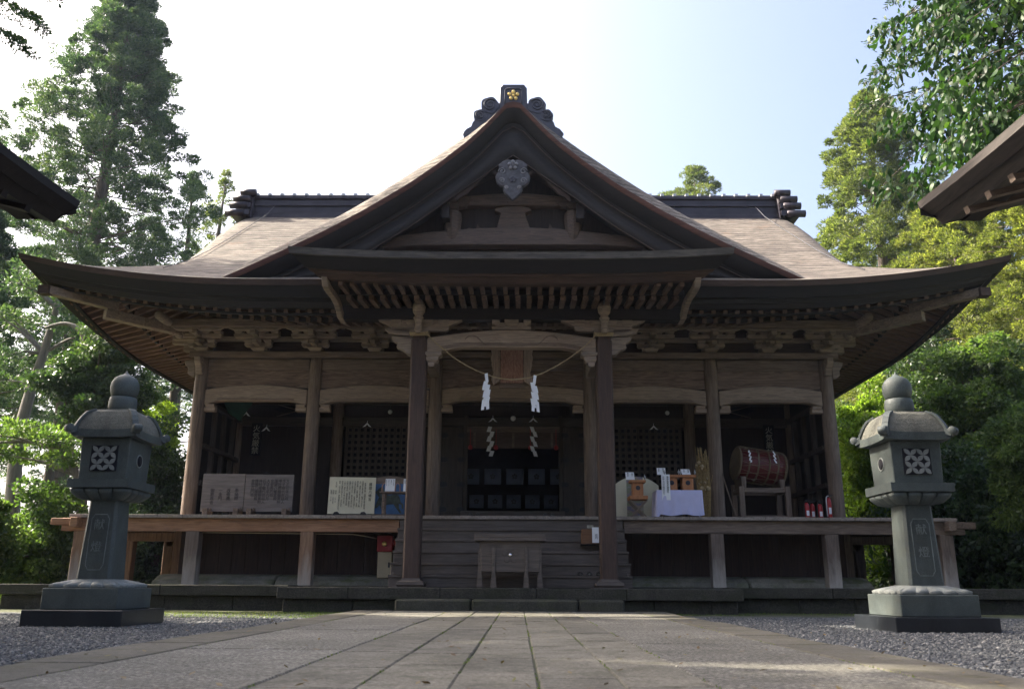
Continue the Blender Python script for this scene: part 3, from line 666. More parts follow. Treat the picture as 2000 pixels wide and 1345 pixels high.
for s in (-1, 1):    # curved side boards of the porch roof
    q = MB(); tp = [(13.72,5.47),(13.85,5.42),(14.0,5.37),(14.2,5.36),(14.5,5.38),(14.8,5.38),(15.0,5.34),(15.15,5.26),(15.3,5.22),(15.5,5.20),(15.9,5.4)]
    th = [.10,.16,.13,.12,.12,.14,.16,.16,.12,.10,.08]
    n = len(tp); v = []
    for xx in (s*3.10, s*3.20): v += [(xx, y, z) for y, z in tp] + [(xx, y, z-t_) for (y, z), t_ in zip(tp, th)]
    fs = []
    for i in range(n-1): fs += [(i, i+1, n+i+1, n+i), (2*n+i, 3*n+i, 3*n+i+1, 2*n+i+1), (i, 2*n+i, 2*n+i+1, i+1), (n+i, n+i+1, 3*n+i+1, 3*n+i)]
    fs += [(0, n, 3*n, 2*n), (n-1, 3*n-1, 4*n-1, 2*n-1)]
    q.add(v, fs); q.build('porch_side_board', M['bracket'], H, .008)
# porch posts with stone bases, tie beam, brackets
for s in (-1, 1):
    c = .03; w = .145; X = s*1.69
    q = MB(); q.prism([(X-w+c,15.35-w),(X+w-c,15.35-w),(X+w,15.35-w+c),(X+w,15.35+w-c),(X+w-c,15.35+w),(X-w+c,15.35+w),(X-w,15.35+w-c),(X-w,15.35-w+c)], .50, 4.72, 'Z')
    q.prism([(X-w+.05,15.35-w+.02),(X+w-.05,15.35-w+.02),(X+w-.02,15.35-w+.05),(X+w-.02,15.35+w-.05),(X+w-.05,15.35+w-.02),(X-w+.05,15.35+w-.02),(X-w+.02,15.35+w-.05),(X-w+.02,15.35-w+.05)], 4.72, 4.80, 'Z')
    q.build('porch_post', M['post'], H, .006)
    q = MB(); q.lathe([(.215,.352),(.235,.37),(.245,.43),(.235,.455),(.19,.465),(.17,.49),(.165,.51)], (X, 15.35, 0), 4, math.sqrt(1), 1, R(45))
    q.v = []; q.f = []; q.sm = []
    for (a0, z0), (a1, z1) in zip([(.20,.352),(.235,.40),(.225,.445),(.165,.47)], [(.235,.40),(.225,.445),(.165,.47),(.155,.505)]):
        v = [(X-a0,15.35-a0,z0),(X+a0,15.35-a0,z0),(X+a0,15.35+a0,z0),(X-a0,15.35+a0,z0),(X-a1,15.35-a1,z1),(X+a1,15.35-a1,z1),(X+a1,15.35+a1,z1),(X-a1,15.35+a1,z1)]
        q.add(v, [(0,1,5,4),(1,2,6,5),(2,3,7,6),(3,0,4,7),(4,5,6,7)])
    q.box(X-.30, X+.30, 15.35-.27, 15.35+.30, .350, .366); q.build('post_base', M['steps'], H)
    # connecting rainbow beams back to the hall
    q = MB(); pts = [(15.45+i*.32, 4.62+.26*math.sin(i/9.5*1.6)) for i in range(10)]
    q.prism([(y, z+.16) for y, z in pts] + [(y, z-.14) for y, z in pts[::-1]], X-.1, X+.1, 'X'); q.build('tie_beam', M['bracket'], H, .015)
q = MB(); n = 24
tops = [(-1.545+3.09*i/n, 4.76+.155*math.sin(math.pi*i/n)) for i in range(n+1)]
bots = [(-1.545+3.09*i/n, 4.45+.13*min(1, 1.7*math.sin(math.pi*i/n))) for i in range(n+1)]
q.strip(tops, bots, 15.24, 15.46)
rb = q.build('rainbow_beam', M['pale_x'], H, .015)
q = MB()
for k in (0, 1, 2): q.tube([(x, 15.236, z+.035+.022*k) for x, z in bots[2:-2]], .006, 4)
for s in (-1, 1): q.tube([(s*(.72+.13*math.cos(a)), 15.236, 4.70+.10*math.sin(a)) for a in np.linspace(.2, 2.6, 12)] + [(s*(.52-.03*k), 15.236, 4.66-.02*k) for k in range(3)], .008, 4)
q.build('beam_carving', M['wood_x'], rb)
def arm(mb, x, y, z, L, h, d, round_=.6):     # boat-shaped bracket arm, along X
    a = L/2; e = h*round_
    mb.prism([(x-a,z+h),(x-a,z+h*.45),(x-a+e*.35,z+h*.12),(x-a+e,z),(x+a-e,z),(x+a-e*.35,z+h*.12),(x+a,z+h*.45),(x+a,z+h)], y-d/2, y+d/2)
def blk(mb, x, y, z, w, h, d): mb.box(x-w/2, x+w/2, y-d/2, y+d/2, z+h*.42, z+h); mb.box(x-w/2, x+w/2, y-d/2, y+d/2, z, z+h*.42-.0005, w*.14, d*.14)
for s in (-1, 1):
    X = s*1.69; q = MB()
    blk(q, X, 15.35, 4.80, .34, .13, .34); arm(q, X, 15.35, 4.90, 1.06, .11, .12)
    for d in (-.44, -.15, .15, .44): blk(q, X+d, 15.35, 5.00, .2, .11, .2)
    q.prism([(X-.78,5.11),(X-.55,5.0),(X-.4,4.99),(X+.4,4.99),(X+.55,5.0),(X+.78,5.11),(X+.78,5.13),(X-.78,5.13)], 15.28, 15.42)
    q.build('porch_bracket', M['bracket'], H, .006)
    q = MB()    # carved nosing on the outside of the post, and its lower bracket
    q.prism([(X+s*.13,4.78),(X+s*.52,4.80),(X+s*.50,4.72),(X+s*.40,4.66),(X+s*.42,4.58),(X+s*.30,4.53),(X+s*.22,4.46),(X+s*.13,4.44)], 15.27, 15.43)
    q.prism([(X+s*.15,4.94),(X+s*.66,4.96),(X+s*.60,4.88),(X+s*.48,4.84),(X+s*.40,4.82),(X+s*.15,4.80)], 15.29, 15.41)
    q.build('carved_nosing', M['bracket'], H, .012)
    q = MB(); Y = 15.05    # carved figurehead on the front of the post
    q.lathe([(.045,4.80),(.075,4.86),(.055,4.94),(.07,5.02),(.10,5.08),(.065,5.12),(.11,5.18),(.125,5.28),(.10,5.36),(.05,5.42)], (X, Y, 0), 10); q.ball((X, Y-.08, 5.27), .07, 6, 1, 1.1, .8); q.box(X-.05, X+.05, Y, 15.25, 4.84, 4.96)
    q.build('carved_figurehead', M['bracket'], H)
    q = MB(); blk(q, s*1.44, 15.33, 4.30, .22, .10, .22); blk(q, s*1.42, 15.33, 4.40, .30, .09, .24); q.box(s*1.46-.07, s*1.46+.07, 15.25, 15.43, 4.22, 4.32, .02); q.build('beam_seat_block', M['bracket'], H, .006)
q = MB(); q.box(-.36, .36, 15.28, 15.42, 4.93, 4.99); arm(q, 0, 15.35, 4.98, .62, .09, .12); blk(q, 0, 15.35, 5.0, .26, .11, .24); blk(q, -.29, 15.35, 5.02, .14, .09, .2); blk(q, .29, 15.35, 5.02, .14, .09, .2); q.build('centre_bracket', M['bracket'], H, .006)
# ---------------- hall body: columns, beams, brackets
CXS = [-6.88, -4.36, -1.69, 1.69, 4.36, 6.88]
def column(x, y, z0=1.6, z1=5.22, r=.15):
    q = MB(); q.lathe([(r*.98,z0),(r,z0+.1),(r*1.0,3.2),(r*.97,z1-.25),(r*.9,z1-.08),(r*.8,z1)], (x, y, 0), 20); return q.build('column', M['wood_z'], H)
for x in CXS: column(x, YC)
for x in (-6.88, -4.36, 4.36, 6.88): column(x, 21.25, 1.6, 5.0, .14)
for y in (21.25, 23.8, 26.4):
    for s in (-1, 1): 
        if y > 22: column(s*6.88, y)
for a, b_2 in zip(CXS[:-1], CXS[1:]):
    a2, c2 = a+.14, b_2-.14; big = b_2-a > 3; dz = .02 if big else 0
    q = MB(); q.box(a2, c2, YC-.06, YC+.06, 4.96, 5.20); q.build('head_beam', M['wood_x'], H, .012)
    q = MB(); q.box(a2, c2, YC-.03, YC+.03, 4.55, 4.955); q.build('panel_board', M['panel'], H)
    q = MB(); n = 16
    tops = [(lerp(a2, c2, i/n), 4.50+dz+.11*math.sin(math.pi*i/n)) for i in range(n+1)]
    bots = [(lerp(a2, c2, i/n), 4.16+dz+.09*min(1, 2.2*math.sin(math.pi*i/n))) for i in range(n+1)]
    q.strip(tops, bots, YC-.10, YC+.10); o = q.build('arched_beam', M['pale_x'], H, .015)
    q = MB()
    for k in (0, 1): q.tube([(x, YC-.104, z+.03+.02*k) for x, z in bots[2:-2]], .005, 4)
    q.build('beam_carving', M['wood_x'], o)
    for xx, s in ((a2, 1), (c2, -1)):
        q = MB(); q.box(min(xx, xx+s*.24), max(xx, xx+s*.24), YC-.08, YC+.08, 4.02, 4.11); blk(q, xx+s*.13, YC, 4.075, .20, .10, .2); q.build('beam_end_block', M['pale_x'], H, .008)
q = MB(); q.box(-7.15, 7.15, YC-.17, YC+.17, 5.22, 5.35); q.build('top_plate', M['wood_x'], H, .01)
q = MB(); q.box(-7.05, 7.05, YC+.05, YC+.09, 5.352, 6.12); q.build('frieze_board', M['frieze'], H)
q = MB(); q.box(-7.0, 7.0, YC-.05, YC+.048, 5.62, 5.72); q.build('frieze_rail', M['bracket'], H)
def bracket(x, tall=True):
    q = MB(); y = YC-.10
    blk(q, x, y, 5.352, .33, .12, .34); arm(q, x, y-.10, 5.43, .60, .085, .14)
    for d in (-.22, 0, .22): blk(q, x+d, y-.10, 5.513, .165, .085, .2)
    q.box(x-.055, x+.055, y-.45, y, 5.44, 5.52); arm(q, x, y-.26, 5.60, 1.0, .085, .13)
    for d in (-.40, -.14, .14, .40): blk(q, x+d, y-.26, 5.683, .175, .08, .2)
    q.box(x-.06, x+.06, y-.62, y-.2, 5.60, 5.70); blk(q, x, y-.45, 5.70, .18, .06, .18)
    q.prism([(x-.58,5.76),(x-.42,5.70),(x+.42,5.70),(x+.58,5.76)], y-.52, y-.42)
    return q.build('bracket_set', M['bracket'], H, .006)
for x in (-6.88, -5.62, -4.36, -3.04, 3.04, 4.36, 5.62, 6.88): bracket(x)
for s in (-1, 1):
    q = MB(); X = s*6.88; y = YC
    for yy in (18.9, 21.25, 23.8, 26.4): q.box(X-.3, X+.3, yy-.16, yy+.16, 5.36, 5.48, .06); q.box(X+s*.1-.3, X+s*.1+.3, yy-.4, yy+.4, 5.5, 5.7, .05, .2)
    for dx, z, l in ((.35, 5.45, .25), (.62, 5.62, .3)): q.box(min(X, X+s*(dx+.1)), max(X, X+s*(dx+.1)), y-.08, y+.08, z-.08, z+.05); blk(q, X+s*dx, y, z+.04, .2, .1, .2); arm(q, X+s*dx, y-.3, z+.1, .5, .1, .1)
    q.build('corner_bracket', M['bracket'], H, .006)
    q = MB(); q.prism([(X+s*.14,5.18),(X+s*.40,5.16),(X+s*.37,5.05),(X+s*.30,4.98),(X+s*.31,4.86),(X+s*.22,4.80),(X+s*.14,4.78)], YC-.07, YC+.07); q.build('carved_nosing', M['bracket'], H, .012)
    q = MB(); q.prism([(18.46-.26,5.18),(18.46,5.18),(18.46,4.82),(18.38,4.84),(18.33,4.96),(18.22,5.06)], X-.07, X+.07, 'X'); q.build('carved_nosing', M['bracket'], H, .012)
q = MB(); q.box(-8.2, 8.2, 17.93, 18.09, 5.765, 5.955); q.build('eave_purlin', M['wood_x'], H, .02)
for s in (-1, 1): q = MB(); q.tube([(s*7.48, 17.4, 5.86), (s*7.48, 27.3, 5.86)], .095, 12); q.build('eave_purlin', M['bracket'], H)
# outer and inner walls, ceiling
q = MB()
for s in (-1, 1):
    q.box(min(s*6.84, s*6.90), max(s*6.84, s*6.90), 18.75, 26.4, 1.5, 5.25); q.box(min(s*6.85, s*6.91), max(s*6.85, s*6.91), 18.6, 26.5, 5.25, 6.1)
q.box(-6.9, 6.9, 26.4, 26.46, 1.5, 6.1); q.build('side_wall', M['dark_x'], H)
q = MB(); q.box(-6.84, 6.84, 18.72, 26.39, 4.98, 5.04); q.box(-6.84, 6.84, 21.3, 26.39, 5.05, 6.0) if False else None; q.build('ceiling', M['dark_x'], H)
for s in (-1, 1):
    q = MB()
    for y in (19.4, 20.05, 20.7): q.box(min(s*6.74,s*6.84), max(s*6.74,s*6.84), y-.05, y+.05, 1.7, 4.3)
    for z in (2.5, 3.3, 4.28): q.box(min(s*6.72,s*6.845), max(s*6.72,s*6.845), 18.75, 21.1, z-.05, z+.05)
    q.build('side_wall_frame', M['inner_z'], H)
YI = 21.3
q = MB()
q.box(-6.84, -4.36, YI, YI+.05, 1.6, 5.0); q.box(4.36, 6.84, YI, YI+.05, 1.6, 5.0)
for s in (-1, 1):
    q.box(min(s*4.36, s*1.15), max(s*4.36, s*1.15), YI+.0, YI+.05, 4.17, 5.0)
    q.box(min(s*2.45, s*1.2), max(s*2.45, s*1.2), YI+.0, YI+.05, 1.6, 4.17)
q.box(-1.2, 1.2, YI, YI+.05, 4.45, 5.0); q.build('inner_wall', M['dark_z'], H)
q = MB(); q.box(-6.8, 6.8, YI-.12, YI-.002, 4.18, 4.40); q.box(-6.8, 6.8, YI-.06, YI-.002, 4.72, 4.80)
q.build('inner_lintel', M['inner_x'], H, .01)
for s in (-1, 1):    # doors folded back either side of the opening, with iron straps
    q = MB()
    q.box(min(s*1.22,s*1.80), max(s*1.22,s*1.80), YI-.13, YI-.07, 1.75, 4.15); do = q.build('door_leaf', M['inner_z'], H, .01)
    for z in (2.15, 2.75, 3.35, 3.95):
        for xx in (1.26, 1.70): q = MB(); q.prism([(s*xx-.10,z-.03),(s*xx-.05,z-.06),(s*xx+.05,z-.06),(s*xx+.10,z-.03),(s*xx+.10,z+.03),(s*xx+.05,z+.06),(s*xx-.05,z+.06),(s*xx-.10,z+.03)], YI-.15, YI-.132); q.build('iron_strap', M['black'], do)
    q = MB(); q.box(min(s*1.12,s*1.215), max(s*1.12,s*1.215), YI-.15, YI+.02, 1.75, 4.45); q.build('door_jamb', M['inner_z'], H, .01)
    # lattice windows
    q = MB(); xa, xb = (s*2.45, s*4.16) if s > 0 else (-4.16, -2.45)
    for i in range(12): x = lerp(xa+.035, xb-.035, i/11); q.box(x-.034, x+.034, YI-.06, YI-.02, 2.0, 4.17)
    for i in range(15): z = 2.0+2.17*i/14; q.box(xa, xb, YI-.065, YI-.016, z-.034, z+.034)
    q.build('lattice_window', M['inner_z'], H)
    q = MB(); q.box(xa, xb, YI+.12, YI+.14, 1.9, 4.2); q.build('window_lining', M['interior'], H)
    # transom art above the side bays
q = MB(); q.box(-1.25, 1.25, 20.9, 21.15, 1.67, 2.10); q.build('door_sill', M['steps'], H, .01)
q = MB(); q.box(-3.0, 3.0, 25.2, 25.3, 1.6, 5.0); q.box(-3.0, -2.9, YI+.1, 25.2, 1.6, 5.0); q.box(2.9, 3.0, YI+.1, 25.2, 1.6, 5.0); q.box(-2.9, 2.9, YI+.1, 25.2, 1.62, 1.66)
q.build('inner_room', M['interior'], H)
# carved cusped openings above the left and right bays
for s in (-1, 1):
    q = MB()
    for cx_, w, z in ((5.35, .62, 4.60), (5.35, .30, 4.46)):
        q.prism([(s*cx_+w*math.cos(a)*(1+.06*math.cos(8*a)), z+.10*math.sin(a)) for a in np.linspace(0, 6.28, 40)[:-1]], YI-.066, YI-.06)
    q.build('cusped_opening', M['interior'], H)
    q = MB(); q.tube([(s*4.8, YI-.075, 4.42), (s*5.9, YI-.075, 4.72)], .012, 5); q.tube([(s*4.8, YI-.075, 4.72), (s*5.9, YI-.075, 4.42)], .012, 5); q.build('crossed_brace', M['wood_x'], H)
# bamboo blind over the door with pale ribs and tassels
q = MB(); q.box(-1.12, 1.12, 21.10, 21.12, 3.62, 4.12); bl = q.build('bamboo_blind', M['pedi'], H)
q = MB(); q.box(-1.14, 1.14, 21.09, 21.099, 4.02, 4.16)
for x in (-.95, 0, .95): q.box(x-.03, x+.03, 21.09, 21.099, 3.64, 4.02)
q.build('blind_ribbon', M['wood_x'], bl)
for x in (-1.05, -.42, .42, 1.05):
    q = MB(); q.tube([(x, 21.07, 4.1), (x, 21.07, 3.70)], .008, 5); q.lathe([(.02,3.70),(.055,3.66),(.05,3.60),(.02,3.58)], (x, 21.05, 0), 8); q.build('red_tassel', M['red'], bl)
# ---------------- veranda
VZ = 1.67
VX = 8.45
def planks(mb, x0, x1, y0, y1, z0, z1, n, ax='x'):
    for i in range(n):
        if ax == 'x': a, b_3 = lerp(x0, x1, i/n), lerp(x0, x1, (i+1)/n); mb.box(a+.002, b_3-.002, y0+random.uniform(-.01,.01), y1, z0, z1+random.uniform(-.003,.003))
        else: a, b_3 = lerp(y0, y1, i/n), lerp(y0, y1, (i+1)/n); mb.box(x0+random.uniform(-.01,.01), x1+random.uniform(-.01,.01), a+.002, b_3-.002, z0, z1+random.uniform(-.003,.003))
q = MB(); planks(q, -VX, VX, 16.74, 21.2, VZ-.065, VZ, 70); q.build('veranda_floor', M['deck'], H, .004)
q = MB(); planks(q, -VX, -6.75, 21.21, 28.2, VZ-.065, VZ, 28, 'y'); planks(q, 6.75, VX, 21.21, 28.2, VZ-.065, VZ, 28, 'y'); q.build('veranda_side_floor', M['deck'], H, .004)
for s, mt in ((-1, 'sunlit_x'), (1, 'wood_x')):
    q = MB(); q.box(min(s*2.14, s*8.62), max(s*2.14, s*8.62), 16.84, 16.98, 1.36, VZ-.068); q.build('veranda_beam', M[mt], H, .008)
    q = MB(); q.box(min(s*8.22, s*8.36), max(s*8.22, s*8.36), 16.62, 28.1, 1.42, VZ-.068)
    q.build('veranda_side_beam', M['sunlit_x' if s < 0 else 'wood_y'], H, .008)
    q = MB(); q.box(min(s*8.3, s*8.82), max(s*8.3, s*8.82), 16.80, 17.0, 1.47, VZ-.075); q.build('beam_end', M['sunlit_x' if s < 0 else 'wood_y'], H, .01)
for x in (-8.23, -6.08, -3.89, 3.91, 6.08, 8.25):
    q = MB(); q.box(x-.125, x+.125, 16.82, 17.06, .36, 1.36); q.build('veranda_post', M['vpost_sunlit' if x in (-3.89, -8.23) else 'vpost'], H, .01)
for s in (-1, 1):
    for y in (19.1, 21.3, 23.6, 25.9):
        q = MB(); q.box(s*8.25-.11, s*8.25+.11, y-.11, y+.11, .36, 1.45); q.build('veranda_post', M['sunlit_z' if s < 0 else 'wood_z'], H, .01)
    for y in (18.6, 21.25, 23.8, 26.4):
        q = MB(); q.box(s*6.9-.16, s*6.9+.16, y-.16, y+.16, .36, 1.6); q.box(min(s*6.9,s*8.3), max(s*6.9,s*8.3), y-.06, y+.06, 1.25, 1.42); q.build('side_joist', M['sunlit_z' if s < 0 else 'wood_z'], H, .01)
q = MB()
for s in (-1, 1):
    for i in range(17):
        a = lerp(2.2, 6.78, i/17); b_3 = lerp(2.2, 6.78, (i+1)/17); q.box(min(s*a,s*b_3)+.003, max(s*a,s*b_3)-.003, 18.10+random.uniform(0,.012), 18.16, .5, 1.6)
    q.box(min(s*6.74,s*6.79), max(s*6.74,s*6.79), 18.17, 26.3, .5, 1.6)
q.box(-2.2, 2.2, 18.1, 18.15, .4, 1.6); q.build('under_veranda_boards', M['underboard'], H)
for s in (-1, 1):
    for (x0, x1) in ((2.15, 4.6), (4.62, 7.0)):
        a, b_3 = min(s*x0, s*x1), max(s*x0, s*x1); q = MB()
        q.prism([(17.35,.355),(17.42,.46),(17.6,.54),(17.9,.58),(18.7,.6),(18.7,.355)], a, b_3, 'X', False); q.build('foundation_mound', M['plaster'], H, .03)
for s in (-1, 1): q = MB(); q.prism([(s*6.9,.36),(s*7.35,.36),(s*7.3,.46),(s*7.1,.55),(s*6.9,.57)], 18.7, 26.5); q.build('foundation_mound', M['plaster'], H, .03)
# ---------------- stairs
for k in range(6):
    z1 = .352 + (VZ-.035-.352)*(k+1)/6; y0 = 15.56 + .245*k; q = MB()
    q.box(-2.12, 2.12, y0, y0+.36, z1-.21, z1-.045); q.box(-2.13, 2.13, y0-.025, y0+.34, z1-.045, z1); q.build('stair_tread', M['steps'], H, .006)
for s in (-1, 1):
    q = MB()
    q.prism([(15.62,.354),(17.0,.354),(17.0,1.55),(16.9,1.5),(15.62,.45)], s*2.06, s*2.10, 'X'); q.build('stair_stringer', M['steps'], H)
# dead branch caught on the roof
q = MB()
for i in range(9):
    a = random.uniform(-.3, .3); x = -9.15+i*.13; y = 19.4 + random.uniform(-.3, .3); z = hmain(x, y)+.06
    q.tube([(x-.35, y, z+random.uniform(-.02,.06)), (x, y+a*.3, z+.10+random.uniform(0,.06)), (x+.4, y+a, z+random.uniform(-.02,.08))], [.02, .045, .015], 6)
tag(q.build('dead_branch', M['bark_grey']), 'bleached dead branch caught on the tiled corner slope of the bark roof', 'branch')
bpy.data.objects['dead_branch']['label'] = 'bleached dead branch lying on the bark roof slope near its upturned corner'
# ------------------------------------------------------------------ things on and around the veranda
FZ = VZ + .002
# rope and paper streamers
rpth = [(-1.69 + .16, 15.19, 4.80), (-1.35, 15.17, 4.62), (-1.05, 15.15, 4.37), (-.75, 15.14, 4.18), (-.45, 15.13, 4.045), (-.15, 15.13, 3.965), (.12, 15.13, 3.955), (.43, 15.13, 4.02), (.75, 15.14, 4.17), (1.05, 15.15, 4.36), (1.35, 15.17, 4.60), (1.69-.16, 15.19, 4.80)]
def smooth(P, n=5):
    P = [Vector(p) for p in P]; o = []
    for i in range(len(P)-1):
        a, b_, c, d = P[max(i-1,0)], P[i], P[i+1], P[min(i+2,len(P)-1)]
        for k in range(n):
            t = k/n; o.append(.5*((2*b_)+(c-a)*t+(2*a-5*b_+4*c-d)*t*t+(3*b_-a-3*c+d)*t**3))
    return o + [P[-1]]
sr = thing('sacred_rope', 'thin straw rope sagging between the two porch posts', 'rope', (0, 15.2, 4))
q = MB(); P = smooth(rpth, 8)
for ph in (0, math.pi):
    q.tube([(p.x, p.y + .006*math.cos(i*1.1+ph), p.z + .006*math.sin(i*1.1+ph)) for i, p in enumerate(P)], .008, 6)
q.build('twisted_strand', M['rope'], sr)
for s in (-1, 1):
    q = MB()
    for k in range(3): w = .158+.006*k; z = 4.79+.022*k; q.tube([(s*1.69-w,15.35-w,z),(s*1.69+w,15.35-w,z+.006),(s*1.69+w,15.35+w,z+.01),(s*1.69-w,15.35+w,z),(s*1.69-w,15.35-w,z+.012)], .012, 6)
    q.build('rope_knot', M['rope'], sr)
def shide(x, y, z, L, w, mirror, label, name='paper_streamer', grp=None, double=False):
    t_ = thing(name, label, 'paper streamer', (x, y, z), grp)
    q = MB(); s = -1 if mirror else 1
    def seg(x0, z0, x1, z1, ww, yo):
        q.add([(x+x0-ww/2,y+yo,z-z0),(x+x0+ww/2,y+yo,z-z0+ww*.25*s),(x+x1+ww/2,y+yo-.02,z-z1+ww*.25*s),(x+x1-ww/2,y+yo-.02,z-z1)], [(0,1,2,3)])
    def zz(xo, top, bot, ww, n_, yo, ph):
        h = (bot-top)/n_
        for i in range(n_):
            o_ = ww*.33*(1 if (i+ph) % 2 else -1); k_ = s*ww*.22
            q.add([(x+xo+o_-ww/2+k_,y+yo-.012*i,z-top-h*i),(x+xo+o_+ww/2+k_,y+yo-.012*i,z-top-h*i-ww*.12),(x+xo+o_+ww/2-k_,y+yo-.02-.012*i,z-top-h*(i+1.12)-ww*.12),(x+xo+o_-ww/2-k_,y+yo-.02-.012*i,z-top-h*(i+1.12))], [(0,1,2,3)])
    if double:
        seg(0, 0, s*.02, L*.24, w*.5, 0); zz(s*.01, L*.2, L*.86, w*.72, 3, -.01, 0); zz(s*w*.1, L*.3, L*.80, w*.62, 3, -.035, 1)
        seg(-s*w*.35, L*.72, -s*w*.5, L, w*.5, -.05); seg(s*w*.3, L*.72, s*w*.38, L*.98, w*.5, -.05)
    else: zz(0, 0, L, w*.62, 6, 0, 0)
    o = q.build('folded_paper', M['white'], t_); so_ = o.modifiers.new('thick', 'SOLIDIFY'); so_.thickness = .004
    return t_
shide(-.45, 15.11, 4.05, .68, .105, False, 'white paper zigzag streamer on the straw rope, the one hanging nearer the left porch post', double=True)
shide(.43, 15.11, 4.03, .68, .105, True, 'white paper zigzag streamer on the straw rope, the one hanging nearer the right porch post', double=True)
shide(-.55, 20.85, 4.12, .72, .15, False, 'dim white paper streamer hanging at the left half of the dark doorway')
shide(.50, 20.85, 4.12, .72, .15, True, 'dim white paper streamer hanging at the right half of the dark doorway')
# plaque over the entrance
pl = thing('name_plaque', 'weathered red brown wooden plaque with scalloped side boards hung over the entrance', 'plaque', (0, 16.6, 4.6))
y0 = 16.50; q = MB()
q.add([(-.222,y0,4.93),(.222,y0,4.93),(.222,y0+.14,4.235),(-.222,y0+.14,4.235),(-.222,y0+.04,4.93),(.222,y0+.04,4.93),(.222,y0+.18,4.235),(-.222,y0+.18,4.235)], [(0,3,2,1),(4,5,6,7),(0,1,5,4),(2,3,7,6),(0,4,7,3),(1,2,6,5)])
q.build('plaque_face', M['plaque'], pl)
for s in (-1, 1):
    q = MB(); pts = [(s*.235,4.98)]
    for i in range(13): pts.append((s*(.385+.03*abs(math.sin(i*.85))-.03*(i > 8)), 4.98-.052*i))
    pts += [(s*.405,4.27),(s*.36,4.155),(s*.25,4.235),(s*.235,4.29)]
    q.prism(pts, y0-.02, y0+.02); q.build('side_board', M['plaqueside'], pl, .006)
q = MB(); q.box(-.235, .235, y0+.0, y0+.05, 4.935, 5.25); q.box(-.40, -.236, y0-.01, y0+.03, 4.985, 5.2); q.box(.236, .40, y0-.01, y0+.03, 4.985, 5.2); q.build('top_board', M['plaqueside'], pl, .006)
q = MB(); q.box(-.25, .25, y0+.10, y0+.16, 4.13, 4.21); q.build('bottom_board', M['wood_x'], pl, .006)
# pendant lamp
lt = thing('pendant_lamp', 'small white globe lamp on a black cord in front of the doorway', 'lamp', (0, 20.4, 4.3))
q = MB(); q.tube([(0,20.4,4.97),(0,20.4,4.30)], .008, 6); q.build('cord', M['black'], lt)
q = MB(); q.ball((0,20.4,4.235), .065, 8); q.build('globe', M['glass'], lt)
q = MB(); q.lathe([(.025,4.30),(.035,4.29),(.035,4.27),(.02,4.26)], (0,20.4,0), 10); q.build('socket', M['black'], lt)
# small folded papers tied along the inner beam
fp0 = None
for i, (x, y, z) in enumerate(((-6.15,19.6,4.22),(-5.95,20.6,4.05),(-3.6,21.05,4.24),(-.5,20.95,4.36),(.49,20.95,4.36),(2.3,21.05,4.20),(3.45,21.05,4.20))):
    t_ = thing('folded_paper_tie', ['small folded paper tied beside the green cloth above the wooden notice boards','small folded paper tied next to the fire warning sign above the notice boards','small white folded paper tied to the beam above the lattice window behind the cream sign','small white folded paper tied left of the globe lamp','small white folded paper tied right of the globe lamp','small folded paper above the right lattice window, nearest the porch post','small folded paper above the right lattice window, close to the drum bay'][i], 'folded paper', (x, y, z), 'folded papers tied along the inner beam')
    q = MB()
    for s in (-1, 1): q.add([(x,y,z),(x+s*.11,y-.02,z-.12),(x+s*.045,y-.01,z-.10),(x,y-.01,z-.05)], [(0,1,2,3) if s > 0 else (3,2,1,0)])
    q.tube([(x,y+.01,z-.01),(x,y+.02,z+.05)], .006, 5)
    o = q.build('paper', M['white'], t_); o.modifiers.new('t', 'SOLIDIFY').thickness = .004
# crest banners in the dark room
lab = ['first from the left','second from the left','in the middle','second from the right','first from the right']
for row_, (y, z0, z1, w, dx, x0) in enumerate(((23, 2.96, 3.37, .44, .58, -1.13), (24.4, 2.46, 2.82, .40, .52, -1.04))):
    for i in range(5):
        x = x0 + dx*i
        t_ = thing('crest_banner', 'plum crest cloth in the dark room, %s in the %s row' % (lab[i], ['upper', 'lower'][row_]), 'banner', (x, y, z1), 'crest banners in the dark room')
        q = MB(); q.grid(lambda a, b_: (x-w/2+w*a, y+.01*math.sin(a*9)*(1-b_), lerp(z0, z1, b_)), list(np.linspace(0,1,12)), [0, .5, 1]); o = q.build('cloth', M['bluecloth'], t_); o.modifiers.new('t','SOLIDIFY').thickness = .006
        q = MB(); cz = (z0+z1)/2
        for k in range(5): a = R(90+72*k); q.lathe([(.028,-.003),(.028,.003)], (0,0,0), 10) if False else q.prism([(x+.05*math.cos(a)+.030*math.cos(b_), cz+.05*math.sin(a)+.030*math.sin(b_)) for b_ in np.linspace(0,6.28,11)[:-1]], y-.028, y-.022)
        q.prism([(x+.014*math.cos(b_), cz+.014*math.sin(b_)) for b_ in np.linspace(0,6.28,9)[:-1]], y-.028, y-.022)
        q.build('plum_crest', M['ink'], t_)
